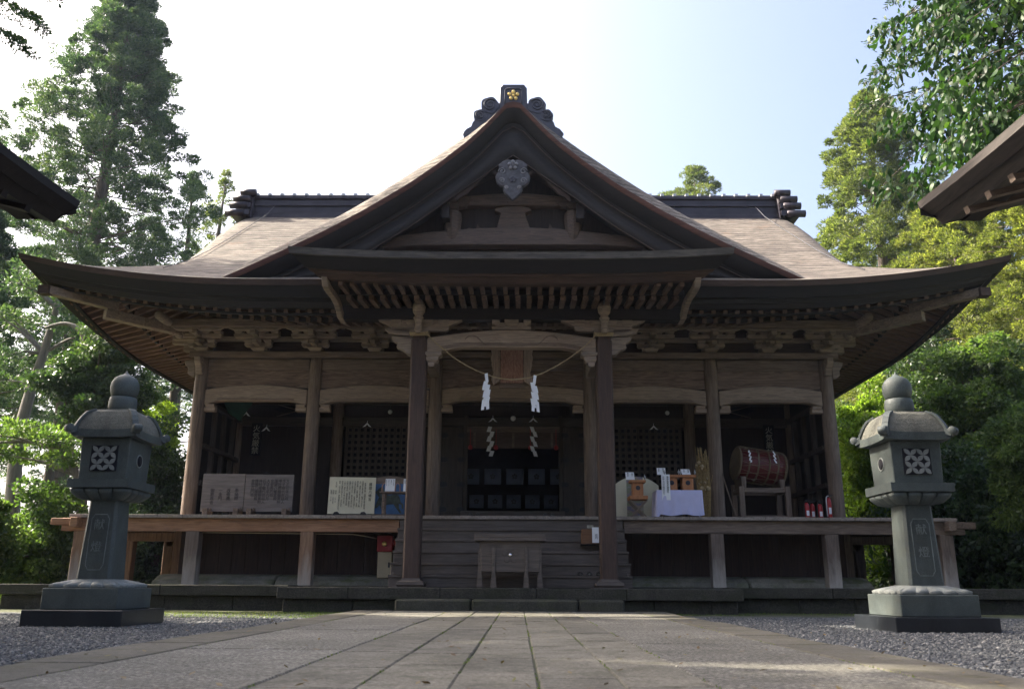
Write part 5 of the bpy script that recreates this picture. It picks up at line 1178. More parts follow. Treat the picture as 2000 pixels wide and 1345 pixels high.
    for k in range(4):
        c_, s_ = math.cos(k*math.pi/2), math.sin(k*math.pi/2); R2 = lambda x, y, z: (x*c_-y*s_, x*s_+y*c_, z)
        vs = []
        for j in range(n+1):
            u = 2*j/n-1; cz = .02*abs(u)**3
            vs += [R2(u*.31, -.31, 2.032), R2(u*.372, -.372, 2.03+cz), R2(u*.372, -.372, 2.118+cz), R2(u*.345, -.345, 2.12+cz)]
        q.add(vs, [(j*4+m_2, (j+1)*4+m_2, (j+1)*4+m_2+1, j*4+m_2+1) for j in range(n) for m_2 in range(3)])
    q.box(-.31,.31,-.31,.31,2.031,2.09); q.build('eave_band', M['granite'], cp)
    for sx in (-1, 1):
        for sy in (-1, 1):
            q = MB(); P = [(sx*(a+.01), sy*(a+.01), z+.008) for a, z in pr_]
            for p0, p1 in zip(P[:-1], P[1:]): bar(q, p0, p1, .075, .03)
            d = Vector((sx, sy, 0)).normalized(); pp = Vector((-sy, sx, 0)).normalized(); cc = Vector((sx*.392, sy*.392, 2.13))
            q.tube([cc-pp*.046, cc+pp*.046], .046, 16); bar(q, (sx*.34, sy*.34, 2.165), (sx*.40, sy*.40, 2.13), .09, .07)
            q.build('corner_roll', M['granite'], cp, .004)
    q = MB(); q.lathe([(.13,2.375),(.150,2.395),(.159,2.44),(.159,2.50),(.150,2.55),(.138,2.56)], (0,0,0), 28); q.build('finial_collar', M['granite'], t_)
    q = MB(); q.lathe([(.122,2.555),(.143,2.58),(.158,2.63),(.163,2.68),(.156,2.735),(.130,2.785),(.085,2.82),(.040,2.84),(.016,2.862),(.003,2.89)], (0,0,0), 32); q.build('onion_finial', M['granite'], t_)
    return t_
L1 = lantern(0)
L2 = copy_tree(L1)
move(L1, (-4.58, 10.1, -.03), R(-1)); move(L2, (4.575, 9.95, -.05), R(1))
L1['label'] = 'grey green stone lantern with onion finial on the gravel left of the path'
L2['label'] = 'stone lantern with onion finial on the gravel right of the path, sunlight on its cap'
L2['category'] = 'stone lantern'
# ------------------------------------------------------------------ flanking pavilions (only their eaves reach into the picture)
M['pav_edge'] = wood('pavilion eave board', (.03,.025,.024), (.10,.083,.073), 'Y', (.5,.45,.42))
def pavilion(s):
    t_ = thing('side_pavilion', 'dark eave of the side pavilion reaching in at the %s edge' % ('left' if s < 0 else 'right'), 'pavilion', (s*8, 2, 0))
    X0, YE, Y1 = (3.74 if s < 0 else 3.63), 7.0, -6.0
    def up(y, d): return .11*max(0, (y-4.2)/2.8)**2.2 * max(0, 1-d/3)
    def ztop(x, y): d = abs(x)-X0; return 3.53 + .52*d + .04*d*d + up(y, d)
    q = MB(); q.grid(lambda d, y: (s*(X0+d), y - .12*(1-min(1, d/1.2)) * 0, ztop(X0+d, y)), list(np.linspace(0, 4.6, 14)), list(np.linspace(Y1, YE, 22))); q.build('roof', M['ridge'] if s < 0 else M['roof'], t_)
    q = MB(); q.grid(lambda k, y: (s*(X0+[0,.01,.10,.12,.20,.9,2.4][int(k)]), y, ztop(X0, y)+[.006,-.06,-.13,-.125,-.20,-.02,.42][int(k)]), list(range(7)), list(np.linspace(Y1, YE, 22)), False); q.build('eave_edge', M['pav_edge' if s > 0 else 'eave_dark'], t_)
    q = MB()
    q.grid(lambda d, k: (s*(X0+d), YE-[-.004,.03,.03][int(k)], ztop(X0+d, YE)+[.004,-.07,-.36 if d > .1 else -.13][int(k)]), list(np.linspace(0, 4.6, 14)), [0,1,2], False); q.build('verge_board', M['dark_x'], t_)
    for y in np.arange(-1, 6.9, .33):
        q = MB(); bar(q, (s*(X0+.18), y, ztop(X0, y)-.16), (s*(X0+2.2), y, ztop(X0, y)+.38), .07, .09); q.build('rafter', M['wood_x' if s > 0 else 'dark_x'], t_)
    q = MB(); q.box(min(s*(X0+1.15), s*(X0+1.37)), max(s*(X0+1.15), s*(X0+1.37)), -6, 6.55, 3.5, 3.72); q.build('eave_beam', M['wood_y'], t_)
    q = MB(); q.box(min(s*4.9, s*9.5), max(s*4.9, s*9.5), -6, 5.9, -.05, 3.52); q.build('wall', M['dark_z'], t_)
    for y in (-5.9, -2, 2, 5.9): q = MB(); q.box(min(s*4.78, s*4.98), max(s*4.78, s*4.98), y-.1, y+.1, -.05, 3.5); q.build('column', M['wood_z'], t_)
    q = MB(); q.box(min(s*(X0+.35), s*(X0+.5)), max(s*(X0+.35), s*(X0+.5)), 6.2, 6.95, 3.45, 3.60); q.box(min(s*(X0+.75), s*(X0+1.3)), max(s*(X0+.75), s*(X0+1.3)), 6.3, 6.6, 3.36, 3.50); q.build('bracket', M['dark_y'], t_)
    # the far half of the roof
    q = MB(); q.grid(lambda d, y: (s*(X0+4.6+d), y, ztop(X0+4.6-d, y)), list(np.linspace(0, 4.6, 8)), [Y1, YE]); q.build('roof', M['ridge'] if s < 0 else M['roof'], t_)
pavilion(-1); pavilion(1)
# ------------------------------------------------------------------ trees and plants
def nrm(a): return a / np.maximum(np.linalg.norm(a, axis=1, keepdims=True), 1e-6)
def leaf_object(name, pos, dirv, L, W, mat, parent=None, fold=.0, curve=.0):
    n = len(pos); dirv = nrm(dirv); up_ = rng.standard_normal((n, 3)); side = nrm(np.cross(dirv, up_)); L = np.broadcast_to(L, n)[:, None]; W = np.broadcast_to(W, n)[:, None]
    nn = np.cross(side, dirv)
    v = np.stack([pos, pos + dirv*L*.45 + side*W/2 + nn*fold*W, pos + dirv*L - nn*curve*L, pos + dirv*L*.45 - side*W/2 + nn*fold*W], 1).reshape(-1, 3)
    o = fastmesh(name, v, np.arange(4*n).reshape(-1, 4), mat)
    if parent is not None:
        o.parent = parent
    return o
def clump_points(centers, radii, per, flat_=.8, shell=.55):
    n = len(centers); tot = int(n*per); idx = rng.integers(0, n, tot)
    u = nrm(rng.standard_normal((tot, 3))); r = (shell + (1-shell)*rng.random(tot)**.6)
    off = u * (r * radii[idx])[:, None]; off[:, 2] *= flat_
    return centers[idx] + off, u, idx
def finish_tree(name, label, cat, loc, trunk, foliage, group=None, bark='bark'):
    t_ = thing(name, label, cat, (0,0,0), group)
    if trunk is not None: trunk.build('trunk', M[bark], t_)
    for nm, pos, d, L, W, mt, extra in foliage: leaf_object(nm, pos, d, L, W, mt, t_, **extra)
    t_.location = loc; return t_
M['cedar'] = leafmat('cedar foliage', [(.025,.048,.034),(.045,.082,.05),(.08,.125,.065),(.16,.20,.10)], .35)
M['cedar_light'] = leafmat('sunlit cedar foliage', [(.035,.052,.022),(.075,.10,.036),(.14,.165,.055),(.27,.28,.11)], .45)
M['cedar_yellow'] = leafmat('yellow green cedar foliage', [(.035,.05,.02),(.085,.105,.03),(.165,.18,.05),(.32,.31,.10)], .5)
M['broad_dark'] = leafmat('dark evergreen leaves', [(.014,.03,.016),(.03,.06,.026),(.06,.10,.038),(.13,.18,.065)], .35, .4, .5)
M['broad_mid'] = leafmat('green leaves', [(.03,.055,.02),(.06,.105,.034),(.11,.165,.05),(.21,.27,.09)], .5, .45, .4)
M['broad_bright'] = leafmat('bright spring leaves', [(.07,.12,.02),(.13,.20,.03),(.22,.30,.05),(.36,.42,.10)], .55)
M['near_leaf'] = leafmat('glossy oak leaves', [(.008,.022,.009),(.018,.046,.015),(.04,.088,.022),(.12,.19,.04)], .3, .5, .3)
def cedar(Ht, Rb, zb=.12, n=330, per=150, mat='cedar', leafL=.26, leafW=.07, clump=.75, seed=1, lean=(0,0), power=.8, gap=.1, low=None, droop=.12):
    global rng
    rng = np.random.default_rng(seed); rs = random.Random(seed); leafL *= .52; leafW *= .60; per *= 1.55; clump *= .62; n = int(n*2.1)
    tr = MB(); P = []; k = 14
    for i in range(k+1):
        t = i/k; P.append((lean[0]*t*Ht + .12*math.sin(t*5+seed), lean[1]*t*Ht + .12*math.cos(t*4+seed), Ht*t*.985))
    r0 = Ht*.016+.08; tr.tube(P, [r0*(1-t/k)**.8+.015 for t in range(k+1)], 9)
    C = []; Rr = []
    az = rng.random(8)*6.28
    for i in range(n):
        t = zb + (1-zb)*(rng.random()**.85); a = rng.random()*6.28
        env = Rb*(1-t)**power*(1+.22*math.sin(a*3+t*9+seed)+.15*math.sin(a*5-t*17)) + .15
        if t < zb+.18: env *= .55+.45*((t-zb)/.18)
        if math.sin(a*2.3+t*31+seed)+math.sin(t*57+a) > 2-gap*8: continue
        q_ = rng.random()**.45; r = env*q_
        x = P[min(k, int(t*k))][0] + r*math.cos(a); y = P[min(k, int(t*k))][1] + r*math.sin(a); z = Ht*t - droop*r
        C.append((x, y, z)); Rr.append(clump*(.4+1.0*rng.random()**1.5)*(.5+.5*(1-t)**.5))
        if q_ > .7 and i % 3 == 0: tr.tube([(P[min(k, int(t*k))][0], P[min(k, int(t*k))][1], Ht*t-.25*r), (x*.5+P[min(k,int(t*k))][0]*.5, y*.5+P[min(k,int(t*k))][1]*.5, z-.15), (x, y, z)], [.05*(1-t)+.02, .035*(1-t)+.012, .008], 4, False)
    C.append((P[-1][0], P[-1][1], Ht)); Rr.append(.3)
    C = np.array(C); Rr = np.array(Rr)
    pos, u, idx = clump_points(C, Rr, per, .5, .5)
    outward = C[idx].copy(); outward[:, 2] = 0; outward = nrm(outward)
    d = u*1.0 + outward*.45 + np.array([0,0,.45]) + rng.standard_normal(u.shape)*.5
    L = leafL*(.6+.8*rng.random(len(pos))); return tr, [('crown', pos, d, L, leafW*(.7+.6*rng.random(len(pos))), M[mat], {})]
def broad(Ht, Rc, zb=.35, n=120, per=160, mat='broad_mid', leafL=.16, leafW=.09, clump=.6, seed=1, lean=(0,0), flat_=.6, trunk_r=None, squash=1.0, limbs=9):
    global rng
    rng = np.random.default_rng(seed); leafL *= .8; leafW *= .8; per *= 1.7; clump *= .88; n = int(n*1.1); tr = MB(); top = Vector((lean[0]*Ht, lean[1]*Ht, Ht*.72)); r0 = trunk_r or Ht*.022+.05
    def pt(t): return Vector((lean[0]*Ht*t + .10*math.sin(4*t+seed), lean[1]*Ht*t + .1*math.cos(3*t+seed), Ht*.72*t))
    tr.tube([pt(i/8) for i in range(9)], [r0*(1-.75*i/8) for i in range(9)], 9)
    C = []; Rr = []; cen = Vector((lean[0]*Ht, lean[1]*Ht, Ht*(zb+1)/2)); hz = Ht*(1-zb)/2
    for i in range(n):
        u = rng.standard_normal(3); u /= np.linalg.norm(u); q_ = rng.random()**.4; a = math.atan2(u[1], u[0])
        m_ = 1 + .2*math.sin(3*a+seed) + .15*math.sin(5*u[2]+a*2)
        c = (cen.x+Rc*u[0]*q_*m_, cen.y+Rc*u[1]*q_*m_, cen.z+hz*u[2]*q_*m_*squash); C.append(c); Rr.append(clump*(.5+.8*rng.random()))
        if i < limbs*3 and q_ > .55:
            s_ = pt(.45+.5*rng.random()); e = Vector(c); mid = (s_+e)/2 + Vector((0,0,-.1)); tr.tube([s_, mid, e], [r0*.35, r0*.2, .012], 5, False)
    C = np.array(C); Rr = np.array(Rr); pos, u, idx = clump_points(C, Rr, per, flat_, .35)
    d = u*.7 + rng.standard_normal(u.shape)*.6 + np.array([0,0,-.15])
    L = leafL*(.6+.8*rng.random(len(pos))); return tr, [('crown', pos, d, L, leafW*(.7+.6*rng.random(len(pos))), M[mat], {'fold': .25})]
def XY(px, y, Y, py=None):
    # world X of an image column at distance Y and image row y (photograph pixels), for reading positions off the photo
    x_ = (px-1000)/F_PX; u_ = (672.5-y)/F_PX
    x_, u_ = x_*math.cos(ROLL)-u_*math.sin(ROLL), u_*math.cos(ROLL)+x_*math.sin(ROLL)
    d = Vector((x_, math.cos(PITCH)-u_*math.sin(PITCH), math.sin(PITCH)+u_*math.cos(PITCH)))
    d = Vector((d.x*math.cos(YAW)-d.y*math.sin(YAW), d.x*math.sin(YAW)+d.y*math.cos(YAW), d.z)); t = Y/d.y
    return .15+d.x*t, .40+d.z*t
GZ0 = -.05
def plant_cedar(label, px, ytop, Y, half_px, yw, **kw):
    X, zt = XY(px, ytop, Y); xa, _ = XY(px-half_px, yw, Y); xb, zw = XY(px, yw, Y); w = abs(xb-xa); Ht = zt-GZ0
    t = (zw-GZ0)/Ht; pw = kw.get('power', .8); Rb = w/max(.08, (1-t))**pw
    tr, fo = cedar(Ht, Rb, **kw); return finish_tree('cedar_tree', label, 'tree', (X, Y, GZ0), tr, fo, 'trees behind the shrine')
# background cedars
plant_cedar('tallest dense cedar towering left of the shrine roof', 258, -40, 38, 135, 260, seed=3, n=820, per=150, zb=.22, clump=.95, gap=.03, power=.66, leafL=.30, leafW=.085)
plant_cedar('thin airy cedar top behind the left end of the ridge', 440, 335, 46, 34, 430, seed=8, n=120, per=60, zb=.4, clump=.55, gap=.10, mat='cedar_light', leafL=.3)
plant_cedar('narrow cedar tucked against the right flank of the tallest cedar', 385, 345, 42, 34, 430, seed=12, n=110, per=80, zb=.35, clump=.7, gap=.12, mat='cedar', leafL=.3)
plant_cedar('small rounded cedar top peeping over the right ridge', 1352, 328, 52, 56, 372, seed=9, n=260, per=110, zb=.5, clump=.8, mat='cedar_light', power=.5, leafL=.34)
plant_cedar('tall sunlit cedar rising beyond the right end of the ridge', 1690, 180, 36, 105, 380, seed=21, n=520, per=150, zb=.22, clump=.8, mat='cedar_light', power=.6, gap=.06, leafL=.28, leafW=.08)
plant_cedar('yellow green cedar behind the right eave tip', 1850, 380, 31, 130, 560, seed=31, n=480, per=160, zb=.12, clump=.8, mat='cedar_yellow', power=.5, leafL=.24)
plant_cedar('bright yellow green cedar at the far right edge', 1990, 330, 24, 130, 640, seed=37, n=460, per=170, zb=.10, clump=.62, mat='cedar_yellow', power=.55, leafL=.19, leafW=.05)
plant_cedar('olive cedar between the tall sunlit cedar and the eave tip', 1795, 400, 40, 90, 520, seed=39, n=380, per=120, zb=.15, clump=.8, mat='cedar_light', power=.5, leafL=.28)
plant_cedar('cedar at the far left edge above the eave tip', -30, 395, 30, 70, 520, seed=41, n=260, per=140, zb=.3, clump=.75, mat='cedar', leafL=.25)
plant_cedar('dark cedar deep in the wood beyond the right lantern', 1935, 560, 36, 120, 800, seed=43, n=420, per=120, zb=.05, clump=.9, mat='cedar', power=.5)
plant_cedar('airy cedar below the left eave tip', 140, 590, 33, 45, 700, seed=49, n=70, per=70, zb=.3, clump=.6, mat='cedar', leafL=.22, gap=.14)
# broadleaf trees
def plant_broad(label, px, ytop, Y, half_px, name='broadleaf_tree', cat='tree', **kw):
    X, zt = XY(px, ytop, Y); xa, _ = XY(px-half_px, ytop, Y); Rc = abs(X-xa); lean = kw.get('lean', (0,0)); Ht = zt-GZ0
    kw.setdefault('zb', .3); tr, fo = broad(Ht*.97, Rc, **kw)
    return finish_tree(name, label, cat, (X-lean[0]*Ht, Y-lean[1]*Ht, GZ0), tr, fo, 'broadleaf trees and bushes round the shrine', kw.get('bark', 'bark') if False else 'bark')
plant_broad('round green maple behind the left lantern finial', 205, 650, 24, 90, seed=51, n=80, per=190, mat='broad_dark', zb=.62, clump=.5, leafL=.13, flat_=.5)
plant_broad('bright lime green small tree behind the left lantern cap', 292, 775, 26, 50, seed=53, n=70, per=170, mat='broad_bright', zb=.45, clump=.5, leafL=.14)
plant_broad('dark evergreen bush between left lantern and corner column', 330, 850, 25, 62, seed=55, n=100, per=180, mat='broad_dark', zb=.05, clump=.5, leafL=.13)
plant_broad('green bush beside the left edge above the platform', 95, 960, 20, 90, seed=57, n=90, per=190, mat='broad_mid', zb=.0, clump=.45, leafL=.11)
plant_broad('dark shrub low behind the veranda end on the left', 225, 1030, 24, 90, seed=59, n=80, per=190, mat='broad_dark', zb=.0, clump=.45, leafL=.12)
plant_broad('sunlit shrub at the left edge near the gravel', -30, 930, 17, 66, seed=61, n=70, per=190, mat='broad_mid', zb=.0, clump=.4, leafL=.10)
plant_broad('green bush seen under the left veranda', 300, 1010, 33, 90, seed=65, n=90, per=150, mat='broad_dark', zb=.0, clump=.6, leafL=.16)
plant_broad('leafy evergreen right behind the right corner column', 1700, 745, 26, 70, seed=71, n=150, per=200, mat='broad_bright', zb=.15, clump=.5, leafL=.13)
plant_broad('deep green tree behind the right lantern finial', 1800, 640, 28, 110, seed=73, n=220, per=200, mat='broad_dark', zb=.1, clump=.65, leafL=.16)
plant_broad('mid green tree between right lantern and picture edge', 1900, 640, 22, 90, seed=75, n=200, per=200, mat='broad_mid', zb=.15, clump=.5, leafL=.13)
plant_broad('pale leaved tree at the right edge beside the lantern', 2010, 790, 16, 75, seed=77, n=150, per=200, mat='broad_mid', zb=.45, clump=.35, leafL=.11, leafW=.05)
plant_broad('dark bush low behind the right lantern shaft', 1860, 880, 21, 110, seed=79, n=170, per=200, mat='broad_dark', zb=.0, clump=.5, leafL=.13)
plant_broad('dark bush low at the right edge', 1990, 900, 18, 100, seed=81, n=150, per=200, mat='broad_dark', zb=.0, clump=.45, leafL=.12)
plant_broad('dark tree filling the gap right of the corner column', 1650, 800, 31, 90, seed=83, n=150, per=170, mat='broad_dark', zb=.05, clump=.6, leafL=.16)
plant_broad('dark bush seen under the right veranda', 1720, 1000, 32, 110, seed=85, n=90, per=150, mat='broad_dark', zb=.0, clump=.6, leafL=.16)
# bare and leaning trunks on the left
def trunk_tree(label, P, r0, clumps, mat, seed, loc=None, leafL=.16):
    global rng
    rng = np.random.default_rng(seed); tr = MB(); tr.tube(smooth(P, 4), [lerp(r0, r0*.22, i/(len(smooth(P, 4))-1)) for i in range(len(smooth(P, 4)))], 10)
    C = np.array([c[:3] for c in clumps]); Rr = np.array([c[3] for c in clumps])
    for c in clumps[::2]:
        b_ = min(P, key=lambda p: abs(p[2]-(c[2]-.5))); tr.tube([b_, ((b_[0]+c[0])/2, (b_[1]+c[1])/2, (b_[2]+c[2])/2+.1), c[:3]], [r0*.3, r0*.18, .01], 5, False)
    pos, u, idx = clump_points(C, Rr, 230, .5, .3); d = u + rng.standard_normal(u.shape)*.5 + np.array([0,0,.3])
    t_ = thing('leaning_tree', label, 'tree', (0,0,0)); tr.build('trunk', M['bark_grey'], t_); leaf_object('crown', pos, d, leafL*(.6+.8*rng.random(len(pos))), .055, M[mat], t_); return t_
def pts(Y, *a): return [(XY(x, y, Y)[0], Y, XY(x, y, Y)[1]) for x, y in a]
def cl_(Y, *a):
    return [(XY(x, y, Y)[0]+dx, Y+dy, XY(x, y, Y)[1], r) for x, y, r in a for dx, dy in ((0,0),(.2,.5),(-.2,-.4))]
b0 = pts(26, (18, 1140), (30, 900), (55, 780), (85, 690), (110, 600), (118, 540))
trunk_tree('leaning pale trunked tree crossing below the left eave tip', [(p[0], p[1], max(p[2], -.1)) for p in b0], .24, cl_(26, (60,560,.6),(150,640,.5),(20,620,.5),(90,530,.7),(40,700,.4),(160,600,.4)), 'cedar', 91)
b0 = pts(21, (150, 1140), (158, 1000), (150, 930), (110, 880), (60, 862), (-20, 866))
trunk_tree('dark crooked trunk bending left over the bushes behind the left lantern', [(p[0], p[1], max(p[2], -.1)) for p in b0], .13, cl_(21, (120,860,.35),(60,840,.4),(-10,850,.5),(150,900,.35),(30,890,.3)), 'broad_mid', 93, leafL=.12)
b0 = [(p[0], p[1], max(p[2], -.1)) for p in pts(24, (176, 1145), (186, 1000), (196, 880), (192, 780), (178, 710), (160, 650), (128, 632), (88, 640))]
trunk_tree('dark bare branched tree behind the left lantern under the eave', b0, .17, cl_(24, (200,690,.5),(150,720,.4),(250,740,.5),(230,660,.5),(20,745,.3)), 'broad_dark', 95, leafL=.12)
# far wood closing the view between the trunks
def mass(name, n, x0, x1, y0, y1, z1, mat, seed, L=.5, W=.24):
    global rng
    rng = np.random.default_rng(seed); k = n//160; C = np.stack([rng.uniform(x0, x1, k), rng.uniform(y0, y1, k), rng.random(k)**.9*z1], 1); C[:, 2] *= 1+.3*np.sin(C[:, 0]*.5)
    pos, u, idx = clump_points(C, rng.uniform(.8, 1.7, k), 160, .8, .5); d = u+rng.standard_normal(u.shape)*.5
    o = leaf_object(name, pos, d, L*(.6+.8*rng.random(len(pos))), W, M[mat]); return tag(o, kind='stuff')
mass('far_wood', 90000, 12, 48, 42, 56, 13, 'broad_dark', 5)
mass('far_wood', 22000, -48, -13, 48, 62, 2.6, 'broad_mid', 6)
mass('undergrowth', 36000, 9.6, 24, 18, 36, 1.3, 'broad_dark', 7, .22, .1)
mass('undergrowth', 36000, -30, -13.5, 17, 38, 1.0, 'broad_mid', 8, .22, .1)
# near tree with big glossy leaves behind the right pavilion eave
def near_oak():
    global rng
    rng = np.random.default_rng(101); t_ = thing('oak_tree', 'near broadleaf tree with large glossy drooping leaves over the right pavilion eave', 'tree', (7.6, 9.6, GZ0))
    tr = MB(); tr.tube(smooth([(7.6,9.6,-.1),(7.5,9.6,2.5),(7.3,9.5,5),(7.2,9.4,7.5),(7.0,9.3,9.5)], 4), [.22,.215,.21,.20,.2,.19,.19,.18,.17,.16,.15,.14,.12,.11,.10,.08,.06][:17], 10)
    pos = []; d = []; tw = MB()
    for i in range(190):
        v_ = rng.random(); zt = 4.75+4.5*v_; xl = 5.0 + .8*abs(v_-.35); xx = xl + rng.random()**1.2*(9.0-xl); zt = max(zt, 4.75+(xx-4.6)*.85); yy = 9.6+rng.normal(0, .8)
        e = Vector((xx, yy, zt)); s_ = Vector((7.3, 9.5, min(zt+.6, 9))); m_ = (s_+e)/2+Vector((0,0,.35)); path = smooth([s_, m_, e, e+Vector((-.12,rng.normal(0,.1),-.14))], 5)
        tw.tube(path, [lerp(.013, .003, j/(len(path)-1)) for j in range(len(path))], 4, False)
        for j in range(84):
            p = path[int(rng.integers(len(path)//2, len(path)))]; pos.append((p.x+rng.normal(0,.14), p.y+rng.normal(0,.14), p.z+rng.normal(0,.13))); d.append((rng.normal(-.15,.45), rng.normal(0,.45), -.9+rng.normal(0,.35)))
    pos = np.array(pos); d = nrm(np.array(d)); n = len(pos); L = .132*(.55+.65*rng.random(n)); W = L*.42
    side = nrm(np.cross(d, rng.standard_normal((n,3)))); nn = np.cross(side, d)
    rows = [(0,.02,0),(.25,.8,-.02),(.5,1,-.05),(.78,.7,-.12),(1,.03,-.22)]; vs = []
    for a, w, c in rows:
        base = pos + d*(L*a)[:,None] + nn*(L*c)[:,None]
        vs += [base + side*(W*w/2)[:,None] + nn*(W*.14*w)[:,None], base - side*(W*w/2)[:,None] + nn*(W*.14*w)[:,None]]
    v = np.stack(vs, 1); f = np.array([(2*i, 2*i+1, 2*i+3, 2*i+2) for i in range(4)])
    f = f[None] + (np.arange(n)*10)[:,None,None]; o = fastmesh('crown', v.reshape(-1,3), f.reshape(-1,4), M['near_leaf']); o.parent = t_; o.matrix_parent_inverse = Matrix.Translation(t_.location).inverted()
    o.data.polygons.foreach_set('use_smooth', [True]*len(o.data.polygons))
    tr.build('trunk', M['bark'], t_); tw.build('twigs', M['bark'], t_)
near_oak()
def fir_near(label, loc, trunk, branches, seed, name='fir_tree'):
    global rng
    rng = np.random.default_rng(seed); t_ = thing(name, label, 'tree', loc); tr = MB(); tr.tube(trunk, [.2,.18,.14,.1][:len(trunk)], 10); pos = []; d = []; 
    for b_ in branches:
        P = smooth(b_, 8); tr.tube(P, [lerp(.03,.006,i/(len(P)-1)) for i in range(len(P))], 5, False)
        for i in range(5, len(P)):
            for s_ in (-1, 1):
                dr_ = (P[i]-P[i-1]).normalized(); sd = dr_.cross(Vector((0,0,1))).normalized()*s_; l = .5*(1-.5*i/len(P))+rng.normal(0,.05)
                e = P[i]+(dr_*.6+sd*.8+Vector((0,0,-.35))).normalized()*l; tr.tube([P[i], e], [.005,.002], 3, False)
                for k in range(46):
                    q_ = P[i].lerp(e, rng.random()); pos.append(tuple(q_)); a = rng.random()*6.28; dd = (e-P[i]).normalized(); pp = dd.orthogonal().normalized(); p2 = dd.cross(pp); w = dd*.5+pp*math.cos(a)+p2*math.sin(a); d.append(tuple(w))
    o = leaf_object('foliage', np.array(pos), np.array(d), .075, .016, M['broad_dark']); o.parent = t_; o.matrix_parent_inverse = Matrix.Translation(t_.location).inverted()
    tr.build('trunk', M['bark'], t_)
fir_near('dark fir branch hanging in at the top left corner', (-8.6, 8.0, GZ0), [(-8.6,8,-.1),(-8.6,8,3),(-8.5,8,6),(-8.4,8,9)],
         [[(-8.45,8,7.6),(-7.2,8,7.2),(-6.0,8,6.75),(-5.05,8.0,6.25)], [(-8.45,8,7.0),(-7.4,8.1,6.7),(-6.1,8.1,6.45),(-5.25,8.1,6.05)], [(-8.45,8,7.4),(-7.4,7.8,7.2),(-6.0,7.8,6.9),(-4.95,7.8,6.55)]], 111)
fir_near('dark fir branches hanging above the glossy leaved tree at the top right', (9.4, 11.4, GZ0), [(9.4,11.4,-.1),(9.4,11.4,5),(9.3,11.4,9),(9.2,11.4,12)],
         [[(9.3,11.4,10.2),(8.0,11.4,9.7),(6.8,11.3,9.1),(5.55,11.3,8.5)], [(9.3,11.4,9.5),(8.2,11.5,9.1),(6.9,11.4,8.4),(5.4,11.3,7.75)], [(9.3,11.4,10.8),(8.2,11.2,10.2),(7.2,11.2,9.7),(5.8,11.2,9.0)],
          [(9.3,11.4,8.8),(8.0,11.4,8.3),(6.6,11.4,7.7),(5.2,11.4,7.25)], [(9.3,11.4,10.5),(8.4,11.6,9.9),(7.3,11.6,9.2),(5.75,11.6,8.3)]], 113)
# unseen trees off to the left, placed to shade the forecourt
def shade(label, x, y, Ht, R_, seed, n=150, per=75, zb=.3, L=.34):
    zb = .62 if seed in (203, 209) else .3
    tr, fo = broad(Ht, R_, zb=zb, n=n, per=per, mat='broad_mid', leafL=L, leafW=.2, clump=.8, seed=seed, limbs=2)
    nm, pos, d, L_, W_, mt, ex = fo[0]; g = pos + np.array([x, y, 0]); g = g - np.array(SUN)[None]*(g[:, 2]/SUN.z)[:, None]; keep = np.ones(len(pos), bool)   # leaves cut away so sun reaches chosen spots on the ground
    for cx_, cy_, rx_, ry_ in ((.75,5.0,.8,.34),(1.75,4.70,.8,.36),(0,6.6,.5,.22),(0,12.8,2.8,.95),(1.9,11.6,1.0,.35),(-1.2,11.7,.8,.28),(-.6,9.6,.5,.22),(-4.4,12.6,2.3,1.3),(-3.6,11.0,.5,.4),(4.3,10.6,.6,1.2),(-5.5,14.9,1.2,.5)):
        keep &= (((g[:, 0]-cx_)/rx_)**2 + ((g[:, 1]-cy_)/ry_)**2) > 1
    fo = [(nm, pos[keep], d[keep], L_[keep], W_[keep], mt, ex)]
    finish_tree('broadleaf_tree', label, 'tree', (x, y, GZ0), tr, fo, 'unseen trees placed to shade the forecourt')
SH = ((-15.0, 11.0, 17.0, 3.3, 201), (-17.6, 17.0, 20.5, 2.8, 203), (-13.5, 7.0, 13.5, 3.4, 205), (-19.5, 13.6, 24.0, 4.2, 207), (-20.6, 20.3, 23.5, 2.9, 209), (-11.0, 4.0, 9.0, 2.8, 211), (-20.0, 8.0, 19.0, 4.2, 213))
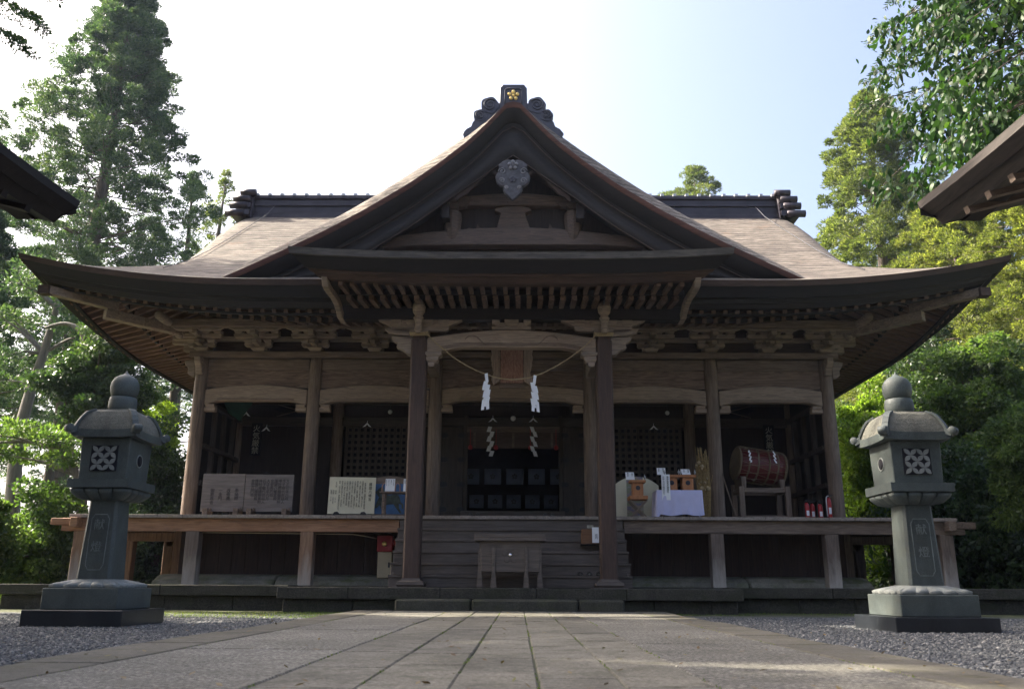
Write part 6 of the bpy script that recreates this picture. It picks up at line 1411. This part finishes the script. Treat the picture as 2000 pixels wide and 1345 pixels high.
SL = ('low shade tree beside the left pavilion corner, out of the picture', 'shade tree left of the shrine platform, out of the picture', 'tall unseen shade tree behind the left pavilion', 'tall unseen shade tree between left pavilion and platform, second row', 'tall shade tree level with the shrine front, out of the picture', 'lowest unseen shade tree hard against the left pavilion', 'tallest unseen shade tree at the back of the left grove')
for l_, (x, y, h_, r_2, sd) in zip(SL, SH): shade(l_, x, y, h_, r_2, sd)

# a few fallen leaves on the path and the gravel
rng = np.random.default_rng(300); n = 420; yy = 3.4 + 10.6*rng.random(n)**1.3; xx = rng.uniform(-1, 1, n)*np.minimum(7, yy*.62); zz = np.where(np.abs(xx) < 2.44, .012, -.03)
ok = (np.abs(np.abs(xx)-4.58) > .62) | (np.abs(yy-10.02) > .62)
M['dead_leaf'] = leafmat('fallen leaves', [(.05,.03,.012),(.11,.065,.02),(.17,.12,.04),(.10,.12,.03)], .1)
pos = np.stack([xx, yy, zz], 1)[ok]; k = len(pos); d = np.stack([rng.normal(0,1,k), rng.normal(0,1,k), rng.normal(0,.12,k)], 1)
dn = nrm(d); side = nrm(np.cross(dn, np.array([0,0,1.])+rng.normal(0,.2,(k,3)))); L = rng.uniform(.025,.055,k)[:,None]
v = np.stack([pos, pos+dn*L*.5+side*L*.22+np.array([0,0,.004]), pos+dn*L+np.array([0,0,.006]), pos+dn*L*.5-side*L*.22+np.array([0,0,.003])], 1).reshape(-1,3)
tag(fastmesh('fallen_leaves', v, np.arange(4*k).reshape(-1,4), M['dead_leaf']), kind='stuff')
# ------------------------------------------------------------------ thin morning haze
hz = MB(); hz.box(-420, 420, -220, 720, -1.5, 42); ho = hz.build('haze', None or (lambda m_: m_)(bpy.data.materials.new('haze')))
hm = ho.data.materials[0]; hm.use_nodes = True; t_ = hm.node_tree; t_.nodes.clear(); o_ = t_.nodes.new('ShaderNodeOutputMaterial'); v_ = t_.nodes.new('ShaderNodeVolumePrincipled')
v_.inputs['Density'].default_value = .00035; v_.inputs['Color'].default_value = (.62, .75, 1.0, 1); v_.inputs['Anisotropy'].default_value = .3
t_.links.new(v_.outputs[0], o_.inputs['Volume']); tag(ho, kind='stuff')
